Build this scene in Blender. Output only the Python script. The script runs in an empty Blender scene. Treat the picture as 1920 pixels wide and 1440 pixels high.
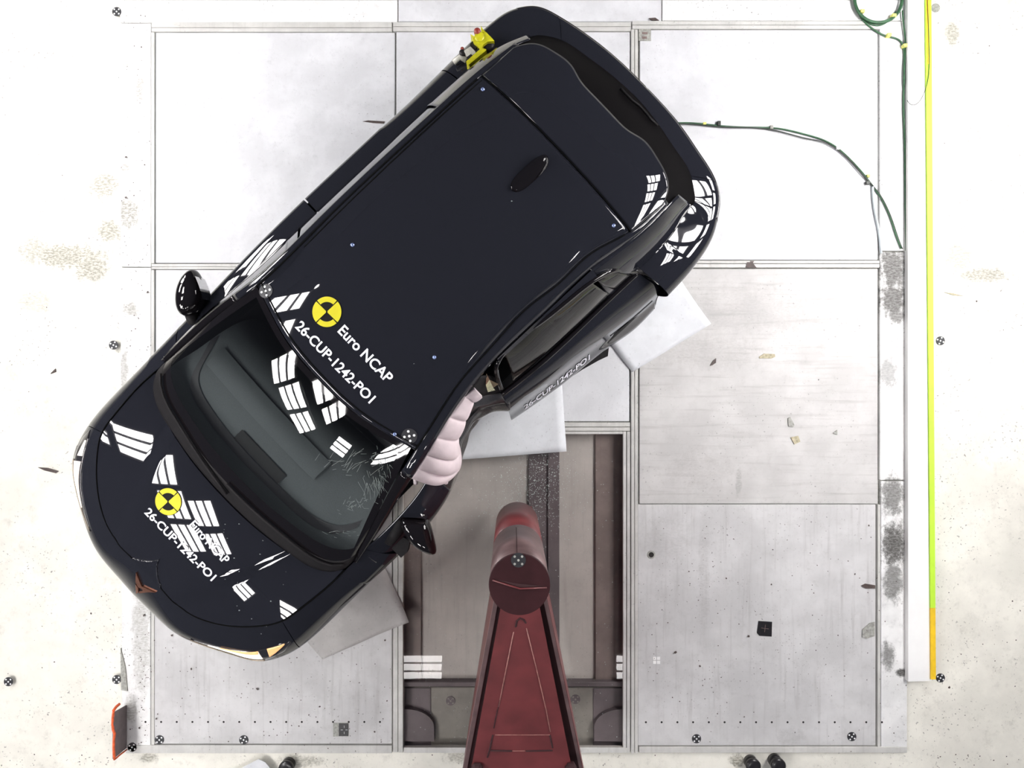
import bpy, bmesh, math, random
import numpy as np
from mathutils import Vector, Matrix

# ---------------------------------------------------------------- camera, world, exposure
S = bpy.context.scene
COL = S.collection
CAM_H, FPX = 4.35, 1080.0
cam_d = bpy.data.cameras.new('camera'); cam = bpy.data.objects.new('camera', cam_d)
COL.objects.link(cam); S.camera = cam
cam.location = (0, 0, CAM_H); cam.rotation_euler = (0, 0, 0)
cam_d.sensor_fit = 'HORIZONTAL'; cam_d.sensor_width = 36.0
cam_d.lens = 36.0 * FPX / 1920.0; cam_d.clip_start = 0.05
W = bpy.data.worlds.new('hall_ambient'); S.world = W; W.use_nodes = True
W.node_tree.nodes['Background'].inputs[0].default_value = (0.75, 0.8, 1.0, 1)
W.node_tree.nodes['Background'].inputs[1].default_value = 0.11
S.view_settings.view_transform = 'Standard'; S.view_settings.look = 'None'
S.view_settings.exposure = 0.0; S.view_settings.gamma = 1.0
S.view_settings.use_curve_mapping = False
LAMP_L = 40.0          # radiance of the flood lamp tubes

random.seed(7)
PI = math.pi
# ---------------------------------------------------------------- coordinate helpers
def P(px, py, z=0.0):
    """world point of a photo position on a horizontal plane at height z"""
    s = FPX / (CAM_H - z)
    return Vector(((px - 960) / s, (720 - py) / s, z))
EU = (.7236, .690); EV = (.690, -.7236); CO = (-2.422, -1.352)   # car: rearward axis, left axis, nose
def Q(px, py, z):
    w = P(px, py, z); x = w.x - CO[0]; y = w.y - CO[1]
    return (x * EU[0] + y * EU[1], x * EV[0] + y * EV[1], z)

# ---------------------------------------------------------------- materials
MAT = {}
def nt(name):
    m = bpy.data.materials.new(name); m.use_nodes = True
    return m, m.node_tree.nodes, m.node_tree.links, m.node_tree.nodes['Principled BSDF']
def pm(name, col, rough=.5, metal=0, coat=0, spec=.5, emit=None, es=0, noise=0, nscale=8, bump=0):
    m, n, l, b = nt(name)
    b.inputs['Base Color'].default_value = (*col, 1)
    b.inputs['Roughness'].default_value = rough; b.inputs['Metallic'].default_value = metal
    b.inputs['Coat Weight'].default_value = coat; b.inputs['Coat Roughness'].default_value = .015
    b.inputs['Specular IOR Level'].default_value = spec
    if emit: b.inputs['Emission Color'].default_value = (*emit, 1); b.inputs['Emission Strength'].default_value = es
    if noise or bump:
        tc = n.new('ShaderNodeTexCoord'); t = n.new('ShaderNodeTexNoise')
        t.inputs['Scale'].default_value = nscale; t.inputs['Detail'].default_value = 6
        l.new(tc.outputs['Object'], t.inputs['Vector'])
        if noise:
            r = n.new('ShaderNodeValToRGB')
            r.color_ramp.elements[0].position = .3; r.color_ramp.elements[1].position = .7
            r.color_ramp.elements[0].color = (*[c * (1 - noise) for c in col], 1)
            r.color_ramp.elements[1].color = (*[min(1, c * (1 + noise)) for c in col], 1)
            l.new(t.outputs['Fac'], r.inputs['Fac']); l.new(r.outputs['Color'], b.inputs['Base Color'])
        if bump:
            bp = n.new('ShaderNodeBump'); bp.inputs['Strength'].default_value = bump; bp.inputs['Distance'].default_value = .004
            l.new(t.outputs['Fac'], bp.inputs['Height']); l.new(bp.outputs['Normal'], b.inputs['Normal'])
    MAT[name] = m; return m
def glass(name, tint, ior=1.5, rough=0.0):
    m, n, l, b = nt(name); n.remove(b)
    out = n['Material Output']; tr = n.new('ShaderNodeBsdfTransparent'); tr.inputs[0].default_value = (*tint, 1)
    gl = n.new('ShaderNodeBsdfGlossy'); gl.inputs['Roughness'].default_value = rough; gl.inputs['Color'].default_value = (1, 1, 1, 1)
    fr = n.new('ShaderNodeFresnel'); fr.inputs['IOR'].default_value = ior
    mx = n.new('ShaderNodeMixShader')
    ge = n.new('ShaderNodeNewGeometry'); inv = n.new('ShaderNodeMath'); inv.operation = 'SUBTRACT'; inv.inputs[0].default_value = 1
    mu = n.new('ShaderNodeMath'); mu.operation = 'MULTIPLY'
    l.new(ge.outputs['Backfacing'], inv.inputs[1]); l.new(fr.outputs[0], mu.inputs[0]); l.new(inv.outputs[0], mu.inputs[1]); l.new(mu.outputs[0], mx.inputs[0]); l.new(tr.outputs[0], mx.inputs[1]); l.new(gl.outputs[0], mx.inputs[2])
    l.new(mx.outputs[0], out.inputs[0]); MAT[name] = m; return m

pm('paint', (.0128, .0135, .0185), .6, 0, 1.0, 0.0)
pm('gloss_black', (.006, .005, .006), .03, 0, 0)
pm('matte_black', (.010, .009, .010), .6, spec=.2, noise=.2, nscale=60)
pm('rubber', (.013, .013, .014), .75, noise=.2, nscale=80)
pm('seam', (.002, .002, .002), .9, spec=.1)
pm('dash_pad', (.060, .068, .070), .75, noise=.1, nscale=200, bump=.15)
pm('dash_dark', (.016, .015, .017), .6, noise=.15, nscale=120)
pm('grille_black', (.005, .005, .005), .8)
pm('letter_white', (.82, .83, .9), .45, noise=.02, nscale=40)
pm('target_yellow', (.62, .56, .018), .5, spec=.2, noise=.03, nscale=30)
pm('disc_black', (.009, .008, .008), .6, spec=.1, noise=.1)
pm('sticker_black', (.024, .024, .028), .5, noise=.15, nscale=60)
pm('dot_white', (.85, .87, .86), .5, noise=.03, nscale=60)
pm('airbag', (.68, .58, .60), .85, noise=.05, nscale=25, bump=.3)
pm('torn_metal', (.75, .72, .5), .22, .9, noise=.3, nscale=30)
pm('crumpled', (.13, .128, .13), .2, .7, coat=.6, noise=.4, nscale=14, bump=.1)
pm('badge_copper', (.32, .13, .08), .3, .9, noise=.1, nscale=30)
pm('lamp_white', (.9, .85, .8), .3, emit=(1, .88, .76), es=1.0, noise=.05)
pm('lamp_orange', (.8, .45, .2), .3, emit=(1, .52, .2), es=.55, noise=.15, nscale=20)
pm('lamp_brown', (.30, .24, .18), .25, .4, coat=1, noise=.2, nscale=25)
pm('lamp_dark', (.02, .018, .02), .1, 0, 1, noise=.1)
pm('rim', (.06, .06, .065), .3, .8, noise=.1)
pm('bolt_blue', (.25, .33, .6), .2, .6, coat=1, noise=.1)
pm('crack', (.16, .19, .18), .5, noise=.2, nscale=60)
pm('mirror_silver', (.8, .8, .8), .03, 1, noise=.01)
pm('red_paint', (.135, .026, .028), .45, 0, .1, noise=.22, nscale=7, bump=.05)
pm('red_dark', (.034, .011, .013), .5, spec=.2, noise=.25, nscale=9)
pm('red_worn', (.15, .095, .095), .4, .2, noise=.35, nscale=9, bump=.08)
pm('groove_dark', (.03, .006, .008), .8, noise=.2)
pm('weld_light', (.33, .15, .13), .5, noise=.3, nscale=40)
pm('yellow_green', (.50, .80, .05), .5, noise=.06, nscale=12)
pm('orange_tape', (.85, .55, .02), .5, noise=.1, nscale=14)
pm('white_board', (.86, .86, .85), .55, noise=.04, nscale=5)
pm('cable_green', (.035, .11, .05), .5, noise=.3, nscale=30)
pm('cable_dark', (.03, .035, .03), .5, noise=.3, nscale=30)
pm('cable_pale', (.55, .6, .62), .5, noise=.1, nscale=30)
pm('tie_yellow', (.75, .75, .2), .5, noise=.1)
pm('tag_brown', (.20, .14, .13), .6, noise=.2, nscale=60)
pm('tag_grey', (.33, .33, .30), .6, noise=.3, nscale=60)
pm('orange_edge', (.75, .12, .03), .6, noise=.3, nscale=50)
pm('board_grey', (.16, .13, .13), .6, noise=.15, nscale=20)
pm('cap_black', (.012, .011, .013), .35, coat=.3, noise=.3, nscale=40)
pm('device_yellow', (.55, .52, .012), .4, coat=.4, noise=.15, nscale=50)
pm('device_red', (.26, .035, .025), .4, coat=.3, noise=.2)
pm('device_white', (.55, .54, .48), .4, noise=.15, nscale=60)
pm('device_black', (.012, .010, .011), .5, noise=.3, nscale=60)
pm('debris_tan', (.42, .38, .26), .7, noise=.3, nscale=60)
pm('debris_dark', (.07, .05, .045), .6, noise=.3, nscale=60)
pm('hole_dark', (.012, .010, .010), .8, noise=.2)
pm('steel_housing', (.12, .12, .125), .5, .3, noise=.1)
pm('tube_light', (1, 1, 1), .5, emit=(1.0, .97, .96), es=LAMP_L)
glass('glass_screen', (.82, .85, .85), 1.5)
glass('glass_side', (.35, .35, .36), 1.6)
pm('glass_rear', (.003, .0025, .003), .7, spec=.04)
glass('glass_floor', (.95, .94, .93), 1.26, .008)
pm('shard', (.50, .56, .54), .12, coat=1, noise=.3, nscale=90)  # opaque pale tone: the glints of clear glass put into the colour

def ground_mat(name, base, dark, stains=(), speck=.5, streak=0, nscale=2.2, rough=.55, metal=0, var=.12, solid=.5):
    """base tone with soft noise, small specks of grit and stains with shapes of their own (photo-plane ellipses)"""
    m, n, l, b = nt(name)
    b.inputs['Roughness'].default_value = rough; b.inputs['Metallic'].default_value = metal
    tc = n.new('ShaderNodeTexCoord')
    def math_(op, a, b_=None, c=None, clamp=False):
        x = n.new('ShaderNodeMath'); x.operation = op; x.use_clamp = clamp
        for i, v in enumerate((a, b_, c)):
            if v is None: continue
            if isinstance(v, (int, float)): x.inputs[i].default_value = v
            else: l.new(v, x.inputs[i])
        return x.outputs[0]
    def noise(sc, det=6, sx=1, sy=1, rough_=.6):
        mp = n.new('ShaderNodeMapping'); mp.inputs['Scale'].default_value = (sx, sy, 1)
        l.new(tc.outputs['Object'], mp.inputs['Vector'])
        t = n.new('ShaderNodeTexNoise'); t.inputs['Scale'].default_value = sc; t.inputs['Detail'].default_value = det
        t.inputs['Roughness'].default_value = rough_; l.new(mp.outputs[0], t.inputs['Vector']); return t.outputs['Fac']
    def step(v, lo, hi):
        x = n.new('ShaderNodeMapRange'); x.interpolation_type = 'SMOOTHSTEP'
        x.inputs['From Min'].default_value = lo; x.inputs['From Max'].default_value = hi
        l.new(v, x.inputs['Value']); return x.outputs[0]
    def mix(f, a, c):
        x = n.new('ShaderNodeMix'); x.data_type = 'RGBA'
        l.new(f, x.inputs['Factor'])
        for k, v in ((6, a), (7, c)):
            if isinstance(v, tuple): x.inputs[k].default_value = (*v, 1)
            else: l.new(v, x.inputs[k])
        return x.outputs[2]
    big = noise(nscale, 8)
    c = mix(step(big, .35, .7), tuple(v * (1 - var) for v in base), tuple(min(1, v * (1 + var * .6)) for v in base))
    if streak:
        st = noise(3.0, 6, 9, .5) if streak > 0 else noise(3.0, 6, .5, 9)
        c = mix(math_('MULTIPLY', step(st, .5, .78), abs(streak)), c, dark)
    fine = noise(19, 4); sp = noise(60, 2, rough_=.4)
    grit = math_('MULTIPLY', math_('MULTIPLY', step(sp, .66, .74), step(noise(1.7, 3), .42, .62)), speck)
    c = mix(grit, c, (.06, .055, .05))
    mot = math_('MULTIPLY', step(noise(13, 10, rough_=.8), .50, .74), .30)
    c = mix(mot, c, dark)
    scuff = math_('MULTIPLY', step(noise(5.5, 9, 1.6, 1, .75), .60, .72), .35 * speck)
    c = mix(scuff, c, dark)
    if stains:
        sep = n.new('ShaderNodeSeparateXYZ'); l.new(tc.outputs['Object'], sep.inputs[0])
        breakup = noise(16, 9, 1.5, 1, .8); frag_ = math_('ADD', solid, math_('MULTIPLY', step(noise(40, 5, 1, 2.2), .42, .58), 1 - solid)); tot = None
        for (px, py, rx, ry, a) in stains:
            w = P(px, py); k = FPX / CAM_H
            dx = math_('MULTIPLY', math_('SUBTRACT', sep.outputs[0], w.x), k / rx)
            dy = math_('MULTIPLY', math_('SUBTRACT', sep.outputs[1], w.y), k / ry)
            d = math_('SQRT', math_('ADD', math_('MULTIPLY', dx, dx), math_('MULTIPLY', dy, dy)))
            f = math_('SUBTRACT', 1.0, d, clamp=True)
            f = math_('MULTIPLY', step(math_('ADD', math_('MULTIPLY', f, .55), breakup), .60, .86), math_('MULTIPLY', frag_, a))
            tot = f if tot is None else math_('MAXIMUM', tot, f)
        c = mix(tot, c, dark)
    l.new(c, b.inputs['Base Color'])
    bp = n.new('ShaderNodeBump'); bp.inputs['Strength'].default_value = .12; bp.inputs['Distance'].default_value = .003
    l.new(fine, bp.inputs['Height']); l.new(bp.outputs['Normal'], b.inputs['Normal'])
    MAT[name] = m; return m

ground_mat('concrete', (.82, .80, .72), (.24, .23, .18), (
    (190, 345, 50, 45, .85), (200, 432, 42, 34, .9), (120, 480, 120, 40, .9), (60, 470, 60, 45, .7), (165, 500, 55, 45, .9),
    (60, 565, 60, 40, .45), (25, 690, 45, 30, .2), (1850, 515, 80, 22, .8), (1800, 480, 45, 50, .6), (1790, 60, 22, 40, .8),
    (150, 190, 50, 22, .5), (170, 300, 60, 16, .5), (870, 1422, 60, 22, .7), (560, 1432, 70, 18, .7), (1385, 1430, 26, 20, .95),
    (275, 1425, 30, 14, .8), (1820, 1180, 40, 40, .1)), speck=.7, var=.10)
ground_mat('panel_white', (.66, .665, .685), (.30, .30, .31), speck=.35, nscale=3.2, var=.10)
ground_mat('panel_worn', (.54, .53, .52), (.25, .235, .225), (
    (1400, 580, 190, 70, .22), (1330, 660, 150, 50, .25), (1385, 905, 10, 40, .5), (1310, 880, 90, 60, .2)),
    speck=.55, streak=-.45, nscale=2.6, var=.12)
ground_mat('panel_lower', (.59, .585, .585), (.25, .24, .235), (
    (1320, 1080, 16, 170, .25), (1250, 1010, 70, 70, .2), (1480, 1380, 40, 24, .3), (640, 1100, 90, 90, .2)),
    speck=.7, streak=.35, nscale=2.6, var=.12)
ground_mat('panel_soot', (.47, .45, .43), (.12, .11, .11), (), speck=.7, streak=.4, nscale=3, var=.15)
ground_mat('margin_white', (.80, .80, .79), (.22, .21, .17), (
    (240, 400, 40, 50, .85), (236, 120, 14, 16, .6), (232, 315, 22, 14, .7), (232, 700, 14, 70, .6), (262, 170, 14, 50, .7), (245, 580, 22, 22, .7),
    (265, 1180, 26, 200, .5), (245, 1330, 18, 40, .6)), speck=.95, nscale=4, var=.08)
ground_mat('margin_worn', (.78, .78, .77), (.075, .072, .066), (
    (1674, 500, 42, 80, 1), (1676, 560, 42, 60, 1), (1680, 590, 30, 30, .9), (1665, 700, 30, 50, .6), (1674, 930, 34, 60, .85), (1676, 1020, 36, 70, 1), (1674, 1090, 30, 60, .8),
    (1665, 1230, 20, 40, .8), (1690, 1262, 16, 14, 1)), speck=.9, nscale=4, var=.1, solid=.85)
ground_mat('alu_strip', (.58, .575, .55), (.28, .27, .25), (), speck=.35, streak=.3, nscale=5, rough=.45, var=.1)
ground_mat('paper', (.70, .715, .74), (.45, .45, .45), (), speck=.3, nscale=6, var=.05, rough=.8)
ground_mat('foam_grey', (.50, .485, .47), (.3, .29, .28), (), speck=.35, nscale=5, var=.1, rough=.8)
ground_mat('pit_grey', (.50, .48, .46), (.31, .29, .28), (), speck=.4, streak=.35, nscale=2, var=.12)
ground_mat('pit_dark', (.14, .12, .13), (.09, .075, .08), (), speck=.3, nscale=4, var=.2)
ground_mat('pit_brown', (.22, .18, .17), (.15, .12, .11), (), speck=.3, streak=.4, nscale=4, var=.2)
ground_mat('pit_olive', (.25, .24, .22), (.16, .15, .14), (), speck=.4, nscale=4, var=.15)

# ---------------------------------------------------------------- mesh helpers
def link(o, parent=None):
    COL.objects.link(o)
    if parent: o.parent = parent
    return o
def mesh(name, verts, faces, mat, parent=None, smooth=False, loc=None):
    me = bpy.data.meshes.new(name); me.from_pydata([tuple(v) for v in verts], [], faces); me.update()
    if smooth: me.polygons.foreach_set('use_smooth', [True] * len(me.polygons))
    me.materials.append(MAT[mat])
    o = bpy.data.objects.new(name, me)
    if loc: o.location = loc
    return link(o, parent)
def bm_obj(name, bm, mat, parent=None, smooth=False, loc=None):
    me = bpy.data.meshes.new(name); bm.normal_update(); bm.to_mesh(me); bm.free()
    if smooth: me.polygons.foreach_set('use_smooth', [True] * len(me.polygons))
    me.materials.append(MAT[mat]); o = bpy.data.objects.new(name, me)
    if loc: o.location = loc
    return link(o, parent)
def tag(o, label=None, cat=None, group=None, kind=None):
    if label: o['label'] = label
    if cat: o['category'] = cat
    if group: o['group'] = group
    if kind: o['kind'] = kind
    return o
def empty(name, loc=(0, 0, 0), rz=0, label=None, cat=None, group=None, kind=None):
    o = bpy.data.objects.new(name, None); o.location = loc; o.rotation_euler = (0, 0, rz); o.empty_display_size = .1
    link(o); return tag(o, label, cat, group, kind)
def box_bm(x0, x1, y0, y1, z0, z1, bev=0, seg=2):
    bm = bmesh.new()
    v = [bm.verts.new(p) for p in ((x0, y0, z0), (x1, y0, z0), (x1, y1, z0), (x0, y1, z0), (x0, y0, z1), (x1, y0, z1), (x1, y1, z1), (x0, y1, z1))]
    for f in ((0, 3, 2, 1), (4, 5, 6, 7), (0, 1, 5, 4), (1, 2, 6, 5), (2, 3, 7, 6), (3, 0, 4, 7)): bm.faces.new([v[i] for i in f])
    if bev: bmesh.ops.bevel(bm, geom=list(bm.edges), offset=bev, segments=seg, profile=.6, affect='EDGES')
    return bm
def pbox(name, x0, y0, x1, y1, z0, z1, mat, parent=None, bev=.003):
    """box whose top spans photo-plane rectangle at height z1 (floor pieces)"""
    a = P(x0, y1, 0); b = P(x1, y0, 0)
    return bm_obj(name, box_bm(a.x, b.x, a.y, b.y, z0, z1, bev, 1), mat, parent)
def prism(name, pts, z0, z1, mat, parent=None, smooth=False):
    n = len(pts); v = [(p[0], p[1], z0) for p in pts] + [(p[0], p[1], z1) for p in pts]
    a = sum(pts[i][0] * pts[(i + 1) % n][1] - pts[(i + 1) % n][0] * pts[i][1] for i in range(n))
    o = list(range(n)) if a > 0 else list(range(n))[::-1]
    f = [[i + n for i in o], [i for i in o[::-1]]]
    for k in range(n):
        i, j = o[k], o[(k + 1) % n]; f.append([i, j, j + n, i + n])
    return mesh(name, v, f, mat, parent, smooth)
class Spl:
    """natural cubic spline through pts at knots kn"""
    def __init__(s, kn, pts):
        s.kn = kn = np.asarray(kn, float); s.y = y = np.asarray(pts, float); n = len(kn)
        s.h = h = np.diff(kn); A = np.zeros((n, n)); r = np.zeros_like(y); A[0, 0] = A[-1, -1] = 1
        for i in range(1, n - 1):
            A[i, i - 1] = h[i - 1]; A[i, i] = 2 * (h[i - 1] + h[i]); A[i, i + 1] = h[i]
            r[i] = 6 * ((y[i + 1] - y[i]) / h[i] - (y[i] - y[i - 1]) / h[i - 1])
        s.M = np.linalg.solve(A, r)
    def __call__(s, x):
        x = np.atleast_1d(np.asarray(x, float)); i = np.clip(np.searchsorted(s.kn, x, side='right') - 1, 0, len(s.kn) - 2)
        t0 = (s.kn[i + 1] - x)[:, None]; t1 = (x - s.kn[i])[:, None]; hh = s.h[i][:, None]; M, y = s.M, s.y
        return M[i] * t0 ** 3 / (6 * hh) + M[i + 1] * t1 ** 3 / (6 * hh) + (y[i] / hh - M[i] * hh / 6) * t0 + (y[i + 1] / hh - M[i + 1] * hh / 6) * t1
def spl(kn, pts, x): return Spl(kn, pts)(x)
def knots(pts):
    p = np.asarray(pts, float); d = np.sqrt((np.diff(p, axis=0) ** 2).sum(1)); return np.concatenate([[0], np.cumsum(np.maximum(d, 1e-6))])
def curve(pts, n):
    k = knots(pts); return spl(k, pts, np.linspace(0, k[-1], n))
def lin(pts, n):
    k = knots(pts); p = np.asarray(pts, float); x = np.linspace(0, k[-1], n)
    return np.stack([np.interp(x, k, p[:, i]) for i in range(3)], 1)
CREF = np.array([2.3, 0, .45])
def patch(name, g, mat, parent, thick=0.0, smooth=True, ref=CREF, rim=True):
    """grid of (u, v, z) car points -> mesh in the car's own frame, normals outward"""
    g = np.asarray(g, float); n, m, _ = g.shape
    c = g.reshape(-1, 3); a = np.cross(g[1:, :-1] - g[:-1, :-1], g[:-1, 1:] - g[:-1, :-1]).reshape(-1, 3)
    cen = g[:-1, :-1].reshape(-1, 3) - ref
    flip = (a * cen).sum() < 0                      # in (u,v,z)
    V = [(p[0], -p[1], p[2]) for p in c]; F = []
    for i in range(n - 1):
        for j in range(m - 1):
            q = [i * m + j, (i + 1) * m + j, (i + 1) * m + j + 1, i * m + j + 1]
            F.append(q if flip else q[::-1])        # mirrored frame turns the winding round
    o = mesh(name, V, F, mat, parent, smooth)
    if thick:
        md = o.modifiers.new('thickness', 'SOLIDIFY'); md.thickness = thick; md.offset = -1; md.use_rim = rim
    return o
def loft(curves, n, m, smooth_across=True):
    """curves: key curves (lists of points); n samples along each, m across"""
    cs = [curve(c, n) for c in curves]; k = np.linspace(0, 1, len(cs)); x = np.linspace(0, 1, m)
    out = np.zeros((n, m, 3))
    for i in range(n):
        col = np.array([c[i] for c in cs])
        kk = knots(col); kk = kk / kk[-1]
        out[i] = spl(kk, col, x) if (smooth_across and len(cs) > 2) else np.stack([np.interp(x, kk, col[:, d]) for d in range(3)], 1)
    return out
def coons(bot, top, lef, rig, n, m):
    """bot/top run along s, lef/rig along t"""
    b, t = curve(bot, n), curve(top, n); l_, r = curve(lef, m), curve(rig, m); g = np.zeros((n, m, 3))
    for i in range(n):
        s = i / (n - 1)
        for j in range(m):
            q = j / (m - 1)
            g[i, j] = (1 - q) * b[i] + q * t[i] + (1 - s) * l_[j] + s * r[j] - ((1 - s) * (1 - q) * b[0] + s * (1 - q) * b[-1] + (1 - s) * q * t[0] + s * q * t[-1])
    return g
def tube(name, pts, r, mat, parent=None, n=6, smooth=True, closed=False, car=False):
    p = [Vector((q[0], -q[1], q[2])) if car else Vector(q) for q in pts]; V = []; F = []
    N = len(p)
    for i in range(N):
        t = (p[min(i + 1, N - 1)] - p[max(i - 1, 0)]).normalized()
        up = Vector((0, 0, 1)) if abs(t.z) < .95 else Vector((1, 0, 0))
        a = t.cross(up).normalized(); b = a.cross(t)
        rr = r[i] if isinstance(r, (list, tuple, np.ndarray)) else r
        for k in range(n):
            V.append(p[i] + a * (rr * math.cos(2 * PI * k / n)) + b * (rr * math.sin(2 * PI * k / n)))
    for i in range(N - 1):
        for k in range(n):
            F.append([i * n + k, i * n + (k + 1) % n, (i + 1) * n + (k + 1) % n, (i + 1) * n + k])
    F.append(list(range(n))[::-1]); F.append([(N - 1) * n + k for k in range(n)])
    return mesh(name, V, F, mat, parent, smooth)
def lathe_bm(prof, n=32):
    bm = bmesh.new(); rings = []
    for r, z in prof:
        rings.append([bm.verts.new((r * math.cos(2 * PI * k / n), r * math.sin(2 * PI * k / n), z)) for k in range(n)])
    for a, b in zip(rings, rings[1:]):
        for k in range(n): bm.faces.new((a[k], a[(k + 1) % n], b[(k + 1) % n], b[k]))
    bm.faces.new(rings[0][::-1]); bm.faces.new(rings[-1]); return bm

# ================================================================= FLOOR
ZC = -.025                                   # concrete a little below the steel platform
def rects_mesh(name, rects, z, mat, parent=None):
    V = []; F = []
    for (x0, y0, x1, y1) in rects:
        a = P(x0, y1, 0); b = P(x1, y0, 0); i = len(V)
        V += [(a.x, a.y, z), (b.x, a.y, z), (b.x, b.y, z), (a.x, b.y, z)]; F.append([i, i + 1, i + 2, i + 3])
    return mesh(name, V, F, mat, parent)
floor = rects_mesh('floor', ((-1600, -1500, 3500, 0), (-1600, 0, 225, 1413), (1702, 0, 3500, 1413), (-1600, 1413, 3500, 3300)), ZC, 'concrete')
tag(floor, kind='structure')
rects_mesh('platform_base', ((225, -10, 757, 1413), (1170, -10, 1702, 1413), (757, -10, 1170, 812)), ZC + .002, 'tag_grey', floor)
def panel(x0, y0, x1, y1, mat): return pbox('floor_panel', x0, y0, x1, y1, ZC, 0, mat, floor)
panel(292, 61, 740, 493, 'panel_white'); panel(743, 60, 1181, 487, 'panel_white'); panel(1200, 56, 1646, 487, 'panel_white')
panel(292, 506, 735, 946, 'panel_white'); panel(287, 950, 735, 1395, 'panel_lower')
panel(757, 502, 1180, 790, 'panel_white'); panel(1199, 504, 1646, 944.6, 'panel_worn'); panel(1196, 946, 1642, 1398, 'panel_lower')
panel(225, 0, 745, 42, 'panel_soot' if 0 else 'margin_white'); panel(747, 0, 1240, 40, 'panel_white'); panel(1242, 0, 1702, 38, 'margin_white')
panel(226, 44, 283, 500, 'margin_white'); panel(226, 502, 283, 960, 'margin_white'); panel(228, 962, 282, 1412, 'margin_white')
panel(1650, 40, 1700, 470, 'margin_white'); panel(1650, 472, 1700, 900, 'margin_worn'); panel(1652, 902, 1701, 1412, 'margin_worn')
def strip(x0, y0, x1, y1, h=.006, mat='alu_strip'): return pbox('joint_strip', x0, y0, x1, y1, ZC, h, mat, floor, .002)
strip(285, 42, 735, 52); strip(285, 53, 735, 60); strip(737, 42, 1183, 50); strip(737, 51, 1183, 59); strip(1185, 40, 1650, 47); strip(1185, 48, 1650, 55)
strip(285, 495, 1181, 500); strip(285, 500.6, 1181, 505); strip(1198, 489, 1648, 494); strip(1198, 495, 1648, 502)
strip(1183, 56, 1189, 1412, .008); strip(1190, 56, 1196, 1412, .005)
strip(284, 61, 290, 494, .005); strip(284, 506, 290, 1396, .005)
strip(737, 506, 746, 1410, .006); strip(747, 792, 756, 1410, .009)
strip(757, 792, 1181, 800, .008); strip(757, 801, 1181, 808, .005); strip(757, 809, 1168, 814, .003)
strip(1168, 809, 1174, 1402, .004); strip(1175, 809, 1181, 1402, .008)
strip(236, 1397, 735, 1412, .004); strip(757, 1401, 1181, 1411, .006); strip(1198, 1400, 1700, 1411, .004)
strip(1645, 946, 1650, 1399, .006)
# glazed pit in front of the pole
px0, py0, px1, py1 = 757, 814, 1168, 1401
a = P(px0, py1); b = P(px1, py0); ZP = -.10
gl = bm_obj('glass_panel', box_bm(a.x, b.x, a.y, b.y, -.012, -.002, 0), 'glass_floor', floor)
V = [(a.x - .3, a.y - .3, ZP), (b.x + .3, a.y - .3, ZP), (b.x + .3, b.y + .3, ZP), (a.x - .3, b.y + .3, ZP), (a.x - .3, a.y - .3, ZC), (b.x + .3, a.y - .3, ZC), (b.x + .3, b.y + .3, ZC), (a.x - .3, b.y + .3, ZC)]
mesh('pit_shell', V, [[0, 1, 2, 3], [0, 4, 5, 1], [1, 5, 6, 2], [2, 6, 7, 3], [3, 7, 4, 0]], 'pit_grey', floor)
def pitbox(name, x0, y0, x1, y1, z0, z1, mat):
    A = P(x0, y1, z1); B = P(x1, y0, z1)
    return bm_obj(name, box_bm(A.x, B.x, A.y, B.y, z0, z1, .004, 1), mat, floor)
pitbox('pit_girder', 991, 800, 1028, 1279, ZP, ZP + .02, 'pit_dark'); pitbox('pit_girder', 1027, 800, 1049, 1279, ZP, ZP + .035, 'pit_dark')
pitbox('pit_side_plate', 1116, 780, 1180, 1279, ZP, ZP + .02, 'pit_brown')
pitbox('pit_side_plate', 740, 1000, 790, 1279, ZP, ZP + .02, 'pit_brown')
pitbox('pit_ledge', 740, 1289, 1185, 1420, ZP, ZP + .03, 'pit_olive')
pitbox('pit_crossbar', 740, 1279, 1185, 1288, ZP, ZP + .06, 'pit_dark')
for (cx, cy, flip) in ((762, 1330, 1), (1166, 1330, -1)):
    pts = []
    for k in range(9):
        an = PI / 2 * k / 8; pts.append(P(cx + flip * 52 * math.sin(an), cy + 34 - 34 * math.cos(an), ZP + .07))
    pts = [P(cx - flip * 22, cy, ZP + .07)] + pts + [P(cx + flip * 52, cy + 60, ZP + .07), P(cx - flip * 22, cy + 60, ZP + .07)]
    prism('camera_box', [(p.x, p.y) for p in pts], ZP, ZP + .07, 'pit_dark', floor)
pitbox('pit_plate_dark', 760, 1290, 808, 1400, ZP + .03, ZP + .034, 'pit_dark'); pitbox('pit_plate_dark', 1112, 1290, 1168, 1400, ZP + .03, ZP + .034, 'pit_dark')
# bolt holes along the lower panels (too small to take apart singly)
def holes(xs, y):
    V = []; F = []
    for x in xs:
        c = P(x, y); i = len(V)
        for k in range(10): V.append((c.x + .008 * math.cos(k * PI / 5), c.y + .008 * math.sin(k * PI / 5), .0012))
        F.append(list(range(i, i + 10)))
    tag(mesh('bolt_holes', V, F, 'hole_dark', floor), kind='stuff')
holes([273 + 29.3 * k for k in range(16)], 1353.5); holes([1211 + 29.5 * k for k in range(16)], 1354)
bm = lathe_bm([(.018, .001), (.018, .003), (.030, .003), (.031, .001)], 20)
bm_obj('drain_hole', bm, 'tag_grey', floor, loc=P(1221, 1040)); 
bm_obj('drain_hole_core', lathe_bm([(.02, .001), (.02, .0035)], 16), 'hole_dark', floor, loc=P(1221, 1040))

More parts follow.
